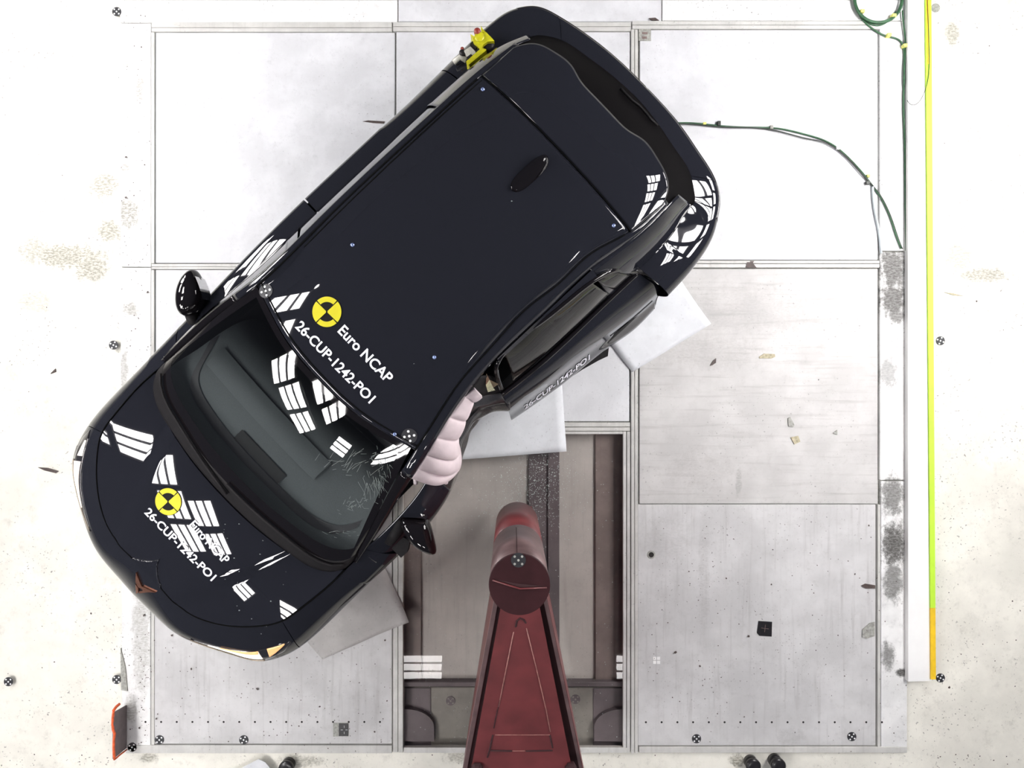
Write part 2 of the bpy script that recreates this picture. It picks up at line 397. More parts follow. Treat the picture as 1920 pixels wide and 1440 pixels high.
# ================================================================= CAR
car = empty('car', (CO[0], CO[1], 0), math.atan2(EU[1], EU[0]),
            'black hatchback with a dented left side, standing askew beside the red pole', 'car')
def hood_z(u, v):
    x = np.clip((1.12 - u) / 1.1, 0, 1.1); z = .985 - .22 * x ** 2.7
    w = np.abs(v); w1 = np.minimum(w, .45); w2 = np.clip(w - .45, 0, .36); z -= .085 * w1 ** 2.2 + .072 * (w2 - w2 * w2 / .24)
    c = .22 + (u - .3) * .33
    d = np.clip((np.abs(v) - c) / .07, 0, 1); z -= .014 * d * d * (3 - 2 * d)
    return z
SR = [(.005, 0, .66), (.012, -.2, .66), (.035, -.36, .67), (.125, -.55, .69), (.25, -.745, .71), (.335, -.845, .72), (.44, -.90, .74), (.555, -.93, .76),
      (.78, -.955, .78), (1.03, -.952, .80), (1.34, -.945, .83), (1.65, -.945, .86), (2.0, -.955, .88), (2.5, -.963, .89), (3.0, -.953, .90), (3.4, -.951, .90),
      (3.75, -.952, .91), (4.07, -.944, .92), (4.19, -.92, .93), (4.26, -.885, .93), (4.325, -.83, .93), (4.375, -.71, .93), (4.42, -.52, .93), (4.452, -.3, .93), (4.462, 0, .93)]
TR = [(.268, 0, 0), (.268, -.12, 0), (.272, -.28, 0), (.325, -.44, 0), (.415, -.567, 0), (.50, -.645, 0), (.585, -.71, 0), (.67, -.758, 0),
      (.83, -.79, 0), (1.05, -.808, 0), (1.25, -.805, .965), (1.55, -.81, .985), (1.95, -.812, .995), (2.5, -.808, 1.005), (3.0, -.80, 1.015), (3.4, -.79, 1.03),
      (3.75, -.77, 1.05), (4.0, -.73, 1.05), (4.10, -.69, 1.05), (4.16, -.66, 1.05), (4.20, -.62, 1.05), (4.25, -.54, 1.05), (4.29, -.38, 1.05), (4.32, -.2, 1.05), (4.335, 0, 1.05)]
Z0 = (.81, .81, .81, .82, .83, .85, .862, .88, .90, .93)          # heights the seam was sighted at
TR = [(2.685 + (u - 2.685) * (CAM_H - float(hood_z(u, v))) / (CAM_H - Z0[i]), v, 0) if z == 0 else (u, v, z) for i, (u, v, z) in enumerate(TR)]
TR = [(u, v, float(hood_z(u, v)) - .004 if z == 0 else z) for (u, v, z) in TR]
SL = [(u, -v, z) for (u, v, z) in SR]; TL = [(u, -v, z) for (u, v, z) in TR]
for k, v in {5: .865, 6: .925, 7: .958, 8: .975, 9: .972, 10: .972, 11: .965}.items(): SL[k] = (SL[k][0], v, SL[k][2])
for k, q in {15: (3.45, .955), 16: (3.78, .948), 17: (4.05, .918), 18: (4.18, .87), 19: (4.255, .82), 20: (4.32, .768), 21: (4.372, .69), 22: (4.42, .5)}.items(): SL[k] = (*q, SL[k][2])
for k, q in {14: (3.0, .72), 15: (3.42, .72), 16: (3.72, .72), 17: (3.98, .70), 18: (4.09, .67)}.items(): TL[k] = (*q, TL[k][2])
WHEELS = (.84, 3.55); WR = .335
BASIS = Spl([0, .3, .55, .78, 1], np.eye(5))
class Side:
    def __init__(s, Sp, Tp): s.S = np.array(Sp); s.T = np.array(Tp); s.kn = knots(s.S); s.fS = Spl(s.kn, s.S); s.fT = Spl(s.kn, s.T); s.sg = -1 if Sp[8][1] < 0 else 1
    def x(s, kf): return np.interp(kf, np.arange(len(s.kn)), s.kn)
    def col(s, kf, ts):
        x = s.x(kf); Sv, S1, S0 = s.fS([x, x + .01, x - .01]); Tv = s.fT(x)[0]
        d = S1 - S0
        nrm = np.array([-d[1], d[0], 0]) * s.sg; nrm = nrm / (np.linalg.norm(nrm) + 1e-9)   # plan normal, outward
        if np.dot(nrm[:2], Sv[:2] - np.array([2.3, 0])) < 0: nrm = -nrm
        zB = .20
        for uc in WHEELS:
            if abs(Sv[0] - uc) < .385: zB = max(zB, .32 + math.sqrt(.385 ** 2 - (Sv[0] - uc) ** 2))
        B = Sv - nrm * .055; B[2] = zB
        M = Sv - nrm * .006; M[2] = zB + .55 * (Sv[2] - zB)
        f = min(1, max(0, (Sv[0] - .9) / .5)); N = .5 * (Sv + Tv) + np.array([0, 0, .012 + .014 * f]) + nrm * (.024 - .006 * f)
        return BASIS(np.asarray(ts)) @ np.array([B, M, Sv, N, Tv])
    def grid(s, k0, k1, t0, t1, nk=40, n_t=22): 
        ts = np.linspace(t0, t1, n_t); return np.array([s.col(k, ts) for k in np.linspace(k0, k1, nk)])
    def pt(s, k, t, off=0):
        p = s.col(k, [t])[0]
        if off:
            a = s.col(k + .05, [t])[0] - s.col(k - .05, [t])[0]; b = s.col(k, [min(t + .02, 1)])[0] - s.col(k, [t - .02])[0]
            n = np.cross(a, b); n /= np.linalg.norm(n)
            if np.dot(n, p - CREF) < 0: n = -n
            p = p + n * off
        return p
R = Side(SR, TR); L = Side(SL, TL)
G = .012                                    # shut-line half gap in key units
TH = .006
both = ((R, 'right'), (L, 'left'))
for sd, nm in both:
    patch('front_bumper', sd.grid(0, 7.2 - G, 0, .995, 80, 34), 'paint', car, TH, rim=False)
    patch('fender', sd.grid(7.2 + G, 10.55 - G, 0, .99, 90, 34), 'paint', car, TH, rim=False)
    patch('rear_bumper', sd.grid(18.3, 24, 0, .40, 60, 16), 'paint', car, TH, rim=False)
    patch('tailgate_panel', sd.grid(21 + G, 24, .41, 1, 40, 20), 'paint', car, TH, rim=False)
patch('front_door', R.grid(10.55 + G, 13.1 - G, 0, 1, 50, 34), 'paint', car, TH, rim=False)
patch('rear_door', R.grid(13.1 + G, 15.75 - G, 0, 1, 50, 34), 'paint', car, TH, rim=False)
patch('quarter_panel', R.grid(15.75 + G, 18.3, 0, 1, 50, 34), 'paint', car, TH, rim=False)
patch('quarter_panel', R.grid(18.3, 21 - G, .41, 1, 40, 20), 'paint', car, TH, rim=False)
patch('quarter_panel', L.grid(15.85, 18.3, 0, 1, 50, 34), 'paint', car, TH, rim=False)
patch('quarter_panel', L.grid(18.3, 21 - G, .41, 1, 40, 20), 'paint', car, TH, rim=False)
# dark inner body behind the shut lines
def inset(g, d=.02):
    g = np.array(g); c = np.array([0, 0, .5]); out = g.copy()
    out[..., 1] *= (1 - d / .8); out[..., 2] -= d * .8; out[..., 0] = 2.25 + (out[..., 0] - 2.25) * (1 - d / 2.2); return out
patch('inner_body', inset(R.grid(0, 24, .15, 1, 150, 12)), 'seam', car)
patch('inner_body', inset(L.grid(0, 10.7, .15, 1, 70, 12)), 'seam', car)
patch('inner_body', inset(L.grid(15.9, 24, .15, 1, 60, 12)), 'seam', car)
# bonnet
WSB = [(1.30, -.80, .978), (1.22, -.798, .966), (1.16, -.765, .962), (1.10, -.68, .967), (1.055, -.50, .975), (1.025, -.27, .983), (1.015, 0, .987),
       (1.025, .27, .983), (1.055, .50, .975), (1.10, .68, .967), (1.16, .765, .962), (1.22, .798, .966), (1.30, .80, .978)]
seamR = [tuple(R.pt(k, 1)) for k in np.linspace(3, 9.85, 12)]; seamL = [tuple(L.pt(k, 1)) for k in np.linspace(3, 9.85, 12)]
front = [tuple(R.pt(k, 1)) for k in (3, 2.5, 2, 1.5, 1, .5)] + [(TR[0][0], 0, 0)] + [tuple(L.pt(k, 1)) for k in (.5, 1, 1.5, 2, 2.5, 3)]
rear = WSB[2:-2]; rear = [seamR[-1]] + [(p[0] - .004, p[1], p[2]) for p in rear[1:-1]] + [seamL[-1]]
gap = .006
hg = coons(front, rear, seamR, seamL, 81, 81)
cu = hg[40, 40].copy()
hg[..., 0] = cu[0] + (hg[..., 0] - cu[0]) * .990; hg[..., 1] *= .991
hg[..., 2] = hood_z(hg[..., 0], hg[..., 1])
patch('bonnet', hg, 'paint', car, .008, rim=False)
hg2 = hg.copy(); hg2[..., 0] = cu[0] + (hg[..., 0] - cu[0]) * 1.02; hg2[..., 1] *= 1.02; hg2[..., 2] -= .014
patch('bonnet_recess', hg2, 'seam', car)
tube('bonnet_seam', [(p[0], p[1], hood_z(p[0], p[1]) + .001) for p in curve(seamR[::-1] + front[1:-1] + seamL, 160)], .0035, 'seam', car, 5, car=True)
# windscreen with frit and cowl
WST = [(2.085, -.572, 1.400), (2.05, -.44, 1.412), (2.005, -.25, 1.425), (1.99, 0, 1.43), (2.005, .25, 1.425), (2.05, .44, 1.412), (2.085, .572, 1.400)]
PR = [(1.30, -.80, .978), (1.50, -.745, 1.10), (1.70, -.686, 1.215), (1.90, -.628, 1.318), (2.085, -.572, 1.400)]
PL = [(u, -v, z) for u, v, z in PR]
ws = coons(WSB, WST, PR, PL, 97, 61)
s_ = np.linspace(-1, 1, 97)[:, None]; t_ = np.linspace(0, 1, 61)[None, :]
ws[..., 2] += .022 * (1 - s_ ** 2) * np.sin(PI * t_)
def wsp(s, t, off=0):
    i = (s + 1) / 2 * 96; j = t * 60; i0 = min(int(i), 95); j0 = min(int(j), 59); fi = i - i0; fj = j - j0
    p = (ws[i0, j0] * (1 - fi) * (1 - fj) + ws[i0 + 1, j0] * fi * (1 - fj) + ws[i0, j0 + 1] * (1 - fi) * fj + ws[i0 + 1, j0 + 1] * fi * fj).copy()
    p[2] += off; return p
patch('cowl', ws[:, :7], 'matte_black', car, .01)
patch('windscreen', ws[4:93, 12:59], 'glass_screen', car)
lift = np.array([0, 0, .0005])
patch('windscreen_frit', ws[:, 6:13] + lift, 'gloss_black', car); patch('windscreen_frit', ws[:, 58:] + lift, 'gloss_black', car)
patch('windscreen_frit', ws[:5, 12:59] + lift, 'gloss_black', car); patch('windscreen_frit', ws[92:, 12:59] + lift, 'gloss_black', car)
for s0, s1, t0, t1 in ((-.86, .02, .10, .045), (-.02, .90, .10, .055)):
    tube('wiper', [wsp(s0 + (s1 - s0) * k / 12, t0 + (t1 - t0) * k / 12 + .02 * math.sin(PI * k / 12), .016) for k in range(13)], .008, 'matte_black', car, 6, car=True)
# A pillars, roof rails
CR = [(1.30, -.822, .968), (1.60, -.76, 1.14), (1.90, -.675, 1.295), (2.12, -.618, 1.365), (2.5, -.607, 1.385), (3.0, -.605, 1.39), (3.4, -.602, 1.38), (3.7, -.598, 1.36), (3.92, -.585, 1.325)]
GR = [(1.30, -.80, .978), (1.60, -.715, 1.16), (1.90, -.628, 1.318), (2.09, -.572, 1.402), (2.5, -.563, 1.425), (3.0, -.562, 1.43), (3.4, -.558, 1.42), (3.7, -.555, 1.405), (3.92, -.548, 1.37)]
CL = [(1.30, .822, .968), (1.60, .77, 1.13), (1.90, .70, 1.285), (2.12, .655, 1.355), (2.30, .605, 1.36), (2.50, .565, 1.365), (2.76, .540, 1.37), (3.12, .543, 1.365), (3.39, .545, 1.36), (3.52, .56, 1.36), (3.7, .58, 1.35), (3.92, .578, 1.325)]
GL = [(1.30, .80, .978), (1.60, .715, 1.16), (1.90, .635, 1.318), (2.12, .590, 1.402), (2.30, .548, 1.415), (2.50, .503, 1.42), (2.76, .482, 1.425), (3.00, .466, 1.42), (3.22, .488, 1.425), (3.41, .486, 1.415), (3.66, .546, 1.405), (3.92, .548, 1.37)]
def mid(A, B, du=0):
    return [((a[0] + b[0]) / 2, (a[1] + b[1]) / 2 + math.copysign(.012, a[1]), (a[2] + b[2]) / 2 + .012) for a, b in zip(A, B)]
for C_, G_ in ((CR, GR), (CL, GL)):
    rail = loft([G_, mid(C_, G_), C_], 120, 8)
    patch('roof_rail', rail[33:], 'paint', car, .006); patch('a_pillar', rail[:34], 'gloss_black', car, .006)
# roof panel
ROOF = Spl([1.9, 2.1, 2.4, 2.8, 3.3, 3.66, 4.05], [[1.418], [1.45], [1.488], [1.508], [1.502], [1.482], [1.425]])
def roof_z(u, v):
    zc = ROOF(np.ravel(u))[:, 0].reshape(np.shape(u))
    k = np.clip((np.asarray(u) - 1.95) / .35, 0, 1); fall = .035 + .035 * k
    return zc - fall * np.clip(np.abs(v) / .56, 0, 1.1) ** 2.4
gr = curve(GR, 200); glc = curve(GL, 200)
def edge_v(c, u): 
    i = np.argsort(c[:, 0]); return np.interp(u, c[i, 0], c[i, 1])
wt = curve(WST, 101)
rg = np.zeros((101, 90, 3))
for i in range(101):
    for j in range(90):
        t = j / 89; s = -1 + 2 * i / 100
        u = (wt[i, 0] + .006) * (1 - t) + 3.656 * t
        vr, vl = edge_v(gr, u), edge_v(glc, u)
        v = (vr * (1 - s) + vl * (1 + s)) / 2
        rg[i, j] = (u, v, 0)
rg[..., 2] = roof_z(rg[..., 0], rg[..., 1])
U_, V_ = rg[..., 0], rg[..., 1]
def bump(u0, v0, ru, rv, h): return h * np.exp(-((U_ - u0) / ru) ** 2 - ((V_ - v0) / rv) ** 2)
rg[..., 2] += bump(2.55, .47, .16, .05, -.012) + bump(2.72, .45, .10, .04, .010) + bump(2.98, .43, .12, .06, -.016) + bump(3.15, .44, .08, .04, .008) + bump(2.40, .50, .08, .03, .008) + bump(3.42, .46, .09, .04, -.012)
w_edge = np.clip((np.abs(np.linspace(-1, 1, 101))[:, None] - .93) / .07, 0, 1) ** 2
ge = np.where(np.linspace(-1, 1, 101)[:, None] < 0, np.interp(U_, gr[:, 0], gr[:, 2]), np.interp(U_, glc[np.argsort(glc[:, 0]), 0], glc[np.argsort(glc[:, 0]), 2]))
rg[..., 2] = rg[..., 2] * (1 - w_edge) + ge * w_edge
patch('roof_panel', rg, 'paint', car, .006)
for c in (gr, glc):
    ii = [k for k in range(200) if 2.08 < c[k, 0] < 3.64]
    tube('roof_seam', [(c[k, 0], c[k, 1] * .998, c[k, 2] + .001) for k in ii], .004, 'seam', car, 5, car=True)
tube('roof_seam', [(rg[i, 2, 0] - .012, rg[i, 2, 1], rg[i, 2, 2] + .001) for i in range(101)], .003, 'seam', car, 5, car=True)
tube('roof_ditch', [(u, -.538 + .03 * max(0, (u - 3.3)) ** 1.2, float(roof_z(np.array([u]), np.array([-.538]))[0]) + .0) for u in np.linspace(2.4, 3.64, 30)], .003, 'seam', car, 5, car=True)
# spoiler (tailgate top)
SPE = [(3.885, -.556, 1.385), (3.935, -.531, 1.388), (3.981, -.487, 1.395), (4.018, -.388, 1.402), (4.030, -.27, 1.408), (4.012, -.20, 1.410), (4.005, -.08, 1.412), (4.005, .08, 1.412), (4.012, .17, 1.410),
       (4.034, .25, 1.408), (4.024, .37, 1.402), (3.998, .468, 1.395), (3.962, .522, 1.388), (3.885, .562, 1.385)]
sp_e = curve(SPE, 91); sg_ = np.zeros((91, 24, 3))
for i in range(91):
    s = -1 + 2 * i / 90
    for j in range(24):
        t = j / 23; a0 = np.array([3.664, s * .552, float(roof_z(np.array([3.664]), np.array([s * .552]))[0])])
        p = a0 * (1 - t) + sp_e[i] * t; p[2] += .018 * math.sin(PI * t) * (1 - s ** 4)
        sg_[i, j] = p
patch('spoiler', sg_, 'paint', car, .035)
tube('tailgate_seam', [(3.66, v, float(roof_z(np.array([3.66]), np.array([v]))[0]) + .002) for v in np.linspace(-.55, .55, 40)], .002, 'seam', car, 5, car=True)
# rear window
rwb = [tuple(R.pt(k, 1)) for k in (18.6, 19.3, 20, 20.7, 21.4, 22, 23)] + [(4.333, 0, 1.05)] + [tuple(L.pt(k, 1)) for k in (23, 22, 21.4, 20.7, 20, 19.3, 18.6)]
rwt = [(3.90, -.575, 1.325), (3.93, -.50, 1.355), (3.95, -.3, 1.37), (3.95, 0, 1.375), (3.95, .3, 1.37), (3.93, .50, 1.355), (3.90, .575, 1.325)]
rw = loft([rwt, [((a[0] + b[0]) / 2, (a[1] + b[1]) / 2, (a[2] + b[2]) / 2 + .02) for a, b in zip(curve(rwt, 9), curve(rwb, 9))], rwb], 60, 20)
patch('rear_window', rw, 'glass_rear', car, .004)
patch('rear_window_backing', rw + np.array([-.03, 0, -.03]), 'matte_black', car)
tube('rear_wiper', [rw[int(26 + 12 * k / 8), int(15 + 2 * k / 8)] + np.array([.004, 0, .012]) for k in range(9)], .008, 'matte_black', car, 6, car=True)
for sd, C_ in ((R, CR), (L, CL)):
    sg = sd.sg; tp = [p for p in C_ if p[0] > 3.35] + [(4.03, sg * .575, 1.27)]
    bt = [tuple(sd.pt(k, 1)) for k in (15.0, 15.75, 16.5, 17.2, 18.0, 18.6)]
    patch('c_pillar', loft([tp, [((a[0] + b[0]) / 2, (a[1] + b[1]) / 2 + sg * .025, (a[2] + b[2]) / 2 + .01) for a, b in zip(curve(tp, 8), curve(bt, 8))], bt], 40, 14), 'paint', car, .006)
# side glass, right
tops = [p for p in CR if 1.25 < p[0] < 3.45]; belt = [tuple(R.pt(k, 1)) for k in np.linspace(10.2, 15.0, 9)]
tops[0] = (1.34, -.815, .99)
tops = [tuple(p) for p in curve(tops, 9)]
sgr = loft([tops, [((a[0] + b[0]) / 2, (a[1] + b[1]) / 2 - .018, (a[2] + b[2]) / 2 + .005) for a, b in zip(tops, belt)], belt], 90, 14)
patch('side_window', sgr[:46], 'glass_side', car, .004); patch('side_window', sgr[48:], 'glass_side', car, .004)
patch('b_pillar', sgr[45:49] + np.array([0, -.003, 0]), 'gloss_black', car)
tube('belt_moulding', [(p[0], p[1] - .004, p[2] + .002) for p in curve(belt, 50)], .006, 'gloss_black', car, 6, car=True)
# ---- left side: crumpled front door, sprung rear door
dtop = [(1.37, .80, .97), (1.6, .80, .975), (1.8, .785, .975), (2.0, .73, .97), (2.2, .61, .955), (2.36, .55, .95), (2.5, .60, .95), (2.60, .68, .96)]
dS = [(1.37, .972, .80), (1.6, .966, .82), (1.8, .945, .82), (2.0, .885, .81), (2.2, .765, .80), (2.36, .705, .79), (2.48, .735, .79), (2.555, .80, .79)]
dN = [(a[0], (a[1] * .45 + b[1] * .55) + .012, .93) for a, b in zip(dtop, dS)]
dM = [(a[0], a[1] - .01, .55) for a in dS]; dB = [(a[0], a[1] - .06, .22) for a in dS]
dg = loft([dtop, dN, dS, dM, dB], 130, 36)
for i in range(130):
    u = dg[i, 0, 0]; amp = math.exp(-((u - 2.33) / .22) ** 2)
    for j in range(36):
        dg[i, j, 1] += amp * (.014 * math.sin(j * .95 + 1.2 * math.sin(u * 9)) + .004 * math.sin(u * 40 + j * .4))
        dg[i, j, 2] += amp * .008 * math.sin(j * .9 + u * 14)
patch('front_door', dg[:62], 'paint', car, .006)
patch('front_door_crush', dg[61:], 'crumpled', car, .006)
rT = [(2.60, .690, 1.0), (2.87, .715, 1.005), (3.12, .722, 1.01), (3.43, .72, 1.02), (3.66, .722, 1.03)]
rN = [(2.575, .755, .93), (2.87, .78, .94), (3.12, .79, .95), (3.45, .80, .95), (3.70, .81, .955)]
rS = [(2.555, .80, .80), (2.90, .832, .82), (3.2, .852, .83), (3.5, .875, .84), (3.745, .888, .85)]
rM = [(2.53, .842, .56), (2.93, .888, .57), (3.3, .918, .58), (3.52, .942, .59), (3.735, .946, .63)]
rB = [(2.52, .866, .36), (2.94, .928, .36), (3.34, .966, .36), (3.52, .996, .38), (3.70, .990, .44)]
rC = [(2.56, .82, .28), (2.95, .88, .28), (3.34, .92, .28), (3.50, .95, .30), (3.66, .95, .36)]
rdoor = loft([rT, rN, rS, rM, rB, rC], 90, 44)
patch('rear_door', rdoor, 'paint', car, .008)
tube('door_crease', [rdoor[i, 22] + np.array([0, .002, .001]) for i in range(60, 86)], .002, 'seam', car, 5, car=True)
tube('belt_moulding', [(p[0], p[1] + .006, p[2] + .006) for p in curve(rT, 40)], .016, 'gloss_black', car, 6, car=True)
patch('door_end_cap', loft([[tuple(p) for p in rdoor[-1][::6]], [(p[0] - .02, p[1] - .09, p[2]) for p in rdoor[-1][::6]]], 16, 5), 'matte_black', car)
wtop = [(2.70, .562, 1.325), (2.85, .540, 1.335), (3.03, .562, 1.335), (3.21, .578, 1.33), (3.36, .592, 1.32), (3.48, .62, 1.28)]
wbot = [(2.60, .690, 1.01), (2.87, .712, 1.012), (3.06, .718, 1.014), (3.25, .72, 1.02), (3.45, .72, 1.025), (3.64, .722, 1.035)]
wg = loft([wtop, [((a[0] + b[0]) / 2, (a[1] + b[1]) / 2 + .02, (a[2] + b[2]) / 2 + .01) for a, b in zip(wtop, wbot)], wbot], 60, 16)
patch('side_window', wg[5:50], 'glass_side', car, .004)
patch('side_window', wg[51:], 'glass_side', car, .004)
tube('window_frame', [tuple(p) for p in curve([(2.62, .672, 1.05), (2.66, .60, 1.25)] + wtop + [(3.58, .68, 1.14), (3.66, .728, 1.035)], 60)], .014, 'gloss_black', car, 6, car=True)
tube('door_gap_seal', [tuple(p) for p in curve([(3.40, .60, 1.30), (3.56, .68, 1.12), (3.67, .735, 1.03), (3.72, .80, .97), (3.765, .90, .87)], 30)], .016, 'matte_black', car, 6, car=True)
sl = [Q(*p, .25) for p in ((1040, 728), (1100, 683), (1141, 652), (1139, 668), (1122, 676), (1090, 694))]
prism('sill_cover', [(p[0], -p[1]) for p in sl], .20, .27, 'matte_black', car)
# upper door frame rail strip (bright edge of the body side above the window)
patch('cant_rail', loft([[(2.72, .546, 1.365), (3.12, .548, 1.36), (3.4, .55, 1.355)], [(2.72, .560, 1.335), (3.12, .575, 1.332), (3.4, .60, 1.32)]], 30, 4), 'paint', car)
# B pillar remains
patch('b_pillar', loft([[(2.46, .57, 1.34), (2.52, .60, 1.2), (2.50, .62, 1.0)], [(2.60, .555, 1.345), (2.64, .60, 1.2), (2.60, .675, 1.0)]], 14, 8), 'matte_black', car, .006)
tm = [Q(912, 700, 1.30), Q(918, 712, 1.27), Q(935, 720, 1.22), Q(925, 727, 1.20), Q(929, 732, 1.19), Q(915, 735, 1.20), Q(911, 722, 1.25)]
V = [(p[0], -p[1], p[2]) for p in tm]; V += [(v[0], v[1], v[2] - .006) for v in V]
mesh('torn_trim', V, [[0, 1, 2, 3, 4, 5, 6], [13, 12, 11, 10, 9, 8, 7]] + [[i, i + 7, (i + 1) % 7 + 7, (i + 1) % 7] for i in range(7)], 'torn_metal', car)
# curtain airbag
abT = [Q(768, 897, 1.12), Q(785, 872, 1.2), Q(803, 845, 1.27), Q(822, 815, 1.31), Q(840, 786, 1.33), Q(856, 764, 1.33), Q(873, 743, 1.33), Q(889, 726, 1.33)]
abB = [Q(838, 898, .90), Q(860, 884, .92), Q(866, 862, .94), Q(862, 835, .96), Q(858, 812, 1.0), Q(868, 792, 1.04), Q(868, 768, 1.1), Q(893, 731, 1.22)]
abM = [tuple((np.array(a) + np.array(b)) / 2 + np.array([0, .045, .06])) for a, b in zip(abT, abB)]
ag = loft([abT, abM, abB], 121, 24)
for i in range(121):
    r = abs(math.sin(PI * 5.5 * (i / 120) ** .9)) ** .5
    for j in range(24):
        w = math.sin(PI * j / 23) ** .5; ag[i, j, 2] += .032 * (r - .5) * w; ag[i, j, 1] += .018 * (r - .5) * w
patch('curtain_airbag', ag, 'airbag', car, .008, ref=np.array([2.2, .3, .6]))
for q, r in ((12, .012), (30, .012), (50, .011)): pass
for i, (px, py) in enumerate(((779, 898), (836, 897))):
    c = Q(px, py, .93); tube('airbag_tab', [(c[0], c[1], c[2]), (c[0] - .012, c[1] + .012, c[2] - .01), (c[0] - .022, c[1] + .02, c[2] - .02)], .014, 'airbag', car, 8, car=True)
# ---- cabin: dashboard, seats, floor
da = [[(1.10, v, .955 - .02 * v * v) for v in np.linspace(-.74, .74, 9)], [(1.25, v * 1.0, .978) for v in np.linspace(-.76, .76, 9)], [(1.45 + .10 * v * v, v, .988) for v in np.linspace(-.72, .72, 9)],
      [(1.62 + .12 * v * v, v, .970) for v in np.linspace(-.70, .70, 9)], [(1.74 + .12 * v * v, v, .88) for v in np.linspace(-.69, .69, 9)], [(1.76 + .1 * v * v, v, .62) for v in np.linspace(-.68, .68, 9)]]
dash = loft(da, 60, 50)
patch('dashboard', dash, 'dash_pad', car, ref=np.array([1.4, 0, .3]))
def dz(u, v):
    i = int(np.argmin(np.abs(dash[:, 10, 1] - v))); j = int(np.argmin(np.abs(dash[i, :, 0] - u))); return dash[i, j, 2]
arc = curve([(1.62, -.70, 0), (1.50, -.66, 0), (1.36, -.60, 0), (1.29, -.42, 0), (1.265, -.2, 0), (1.26, 0, 0), (1.265, .2, 0), (1.29, .45, 0), (1.36, .60, 0), (1.48, .67, 0)], 80)
V1 = np.array([[(p[0] + d, p[1] * (1 - d * .3), dz(p[0] + d, p[1]) + .006) for d in np.linspace(-.028, .028, 5)] for p in arc])
patch('dashboard_channel', V1, 'dash_dark', car, ref=np.array([1.4, 0, .3]))
V2 = np.array([[(u, v, dz(u, v) + .009) for v in np.linspace(-.20, .17, 24)] for u in np.linspace(1.295, 1.365, 5)])
patch('speaker_grille', V2, 'grille_black', car, ref=np.array([1.4, 0, .3]))
V3 = np.array([[(u + .05 * v * v, v, dz(u + .05 * v * v, v) + .012 + .012 * math.sin(PI * (u - 1.46) / .14)) for v in np.linspace(-.62, .30, 30)] for u in np.linspace(1.46, 1.60, 8)])
patch('dashboard_ledge', V3, 'dash_pad', car, ref=np.array([1.4, 0, .3]))
V = [(1.12, .74, .3), (4.1, .68, .3), (4.1, -.66, .3), (1.12, -.74, .3), (1.12, .74, .9), (4.25, .6, .98), (4.25, -.55, .98), (1.12, -.74, .9)]
mesh('cabin_tub', V, [[0, 1, 2, 3], [0, 4, 5, 1], [1, 5, 6, 2], [2, 6, 7, 3], [3, 7, 4, 0]], 'matte_black', car)
V = [(3.1, .70, .98), (4.2, .60, 1.02), (4.2, -.55, 1.02), (3.1, -.66, .98)]
mesh('parcel_shelf', V + [(v[0], v[1], v[2] - .03) for v in V], [[0, 1, 2, 3], [7, 6, 5, 4], [0, 4, 5, 1], [1, 5, 6, 2], [2, 6, 7, 3], [3, 7, 4, 0]], 'matte_black', car)
for vy in (-.36, .30):
    st = bm_obj('front_seat', box_bm(2.0, 2.48, -vy - .23, -vy + .23, .35, .62, .06, 3), 'matte_black', car, True)
    bk = bm_obj('seat_back', box_bm(-.06, .06, -.23, .23, 0, .58, .05, 3), 'matte_black', st, True); bk.location = (2.50, -vy, .58); bk.rotation_euler = (0, .28, 0)
    hr = bm_obj('headrest', box_bm(-.045, .045, -.13, .13, 0, .17, .04, 3), 'matte_black', st, True); hr.location = (2.68, -vy, 1.13); hr.rotation_euler = (0, .15, 0)
sw = bm_obj('steering_wheel', lathe_bm([(.165, -.012), (.185, -.018), (.195, 0), (.185, .018), (.165, .012), (.158, 0)], 32), 'dash_dark', car, True)
sw.location = (1.92, -.33, .88); sw.rotation_euler = (0, -1.15, 0)
bm_obj('mirror_pod', box_bm(1.96, 2.06, -.07, .07, 1.33, 1.40, .02, 2), 'matte_black', car, True)
V = [(.12, .7, .18), (4.3, .7, .18), (4.3, -.7, .18), (.12, -.7, .18), (.12, .7, .34), (4.3, .7, .34), (4.3, -.7, .34), (.12, -.7, .34)]
mesh('underbody', V, [[3, 2, 1, 0], [4, 5, 6, 7], [0, 1, 5, 4], [1, 2, 6, 5], [2, 3, 7, 6], [3, 0, 4, 7]], 'matte_black', car)
# ---- wheels
def wheel(u, v):
    sg = -1 if v > 0 else 1                              # local y is -v
    ty = bm_obj('wheel', lathe_bm([(.215, -.10), (.30, -.105), (.327, -.085), (.335, -.04), (.335, .04), (.327, .085), (.30, .105), (.215, .10)], 48), 'rubber', car, True)
    ty.location = (u, -v, .335); ty.rotation_euler = (PI / 2, 0, 0)
    bm = lathe_bm([(.05, .055), (.21, .07), (.222, .10), (.205, .095), (.19, .02), (.05, .02)], 40)
    for k in range(5):
        m = Matrix.Rotation(2 * PI * k / 5, 4, 'Z'); b2 = box_bm(-.028, .028, .03, .21, .06, .09, .006, 1)
        for v_ in b2.verts: v_.co = m @ v_.co
        tmp = bpy.data.meshes.new('t'); b2.to_mesh(tmp); b2.free(); bm.from_mesh(tmp); bpy.data.meshes.remove(tmp)
    rm = bm_obj('rim', bm, 'rim', ty); rm.rotation_euler = (0 if v < 0 else PI, 0, 0)
    if v < 0: rm.rotation_euler = (PI, 0, 0)
    else: rm.rotation_euler = (0, 0, 0)
for u, v in ((WHEELS[0], -.83), (WHEELS[0], .85), (WHEELS[1], -.83), (WHEELS[1], .83)): wheel(u, v)
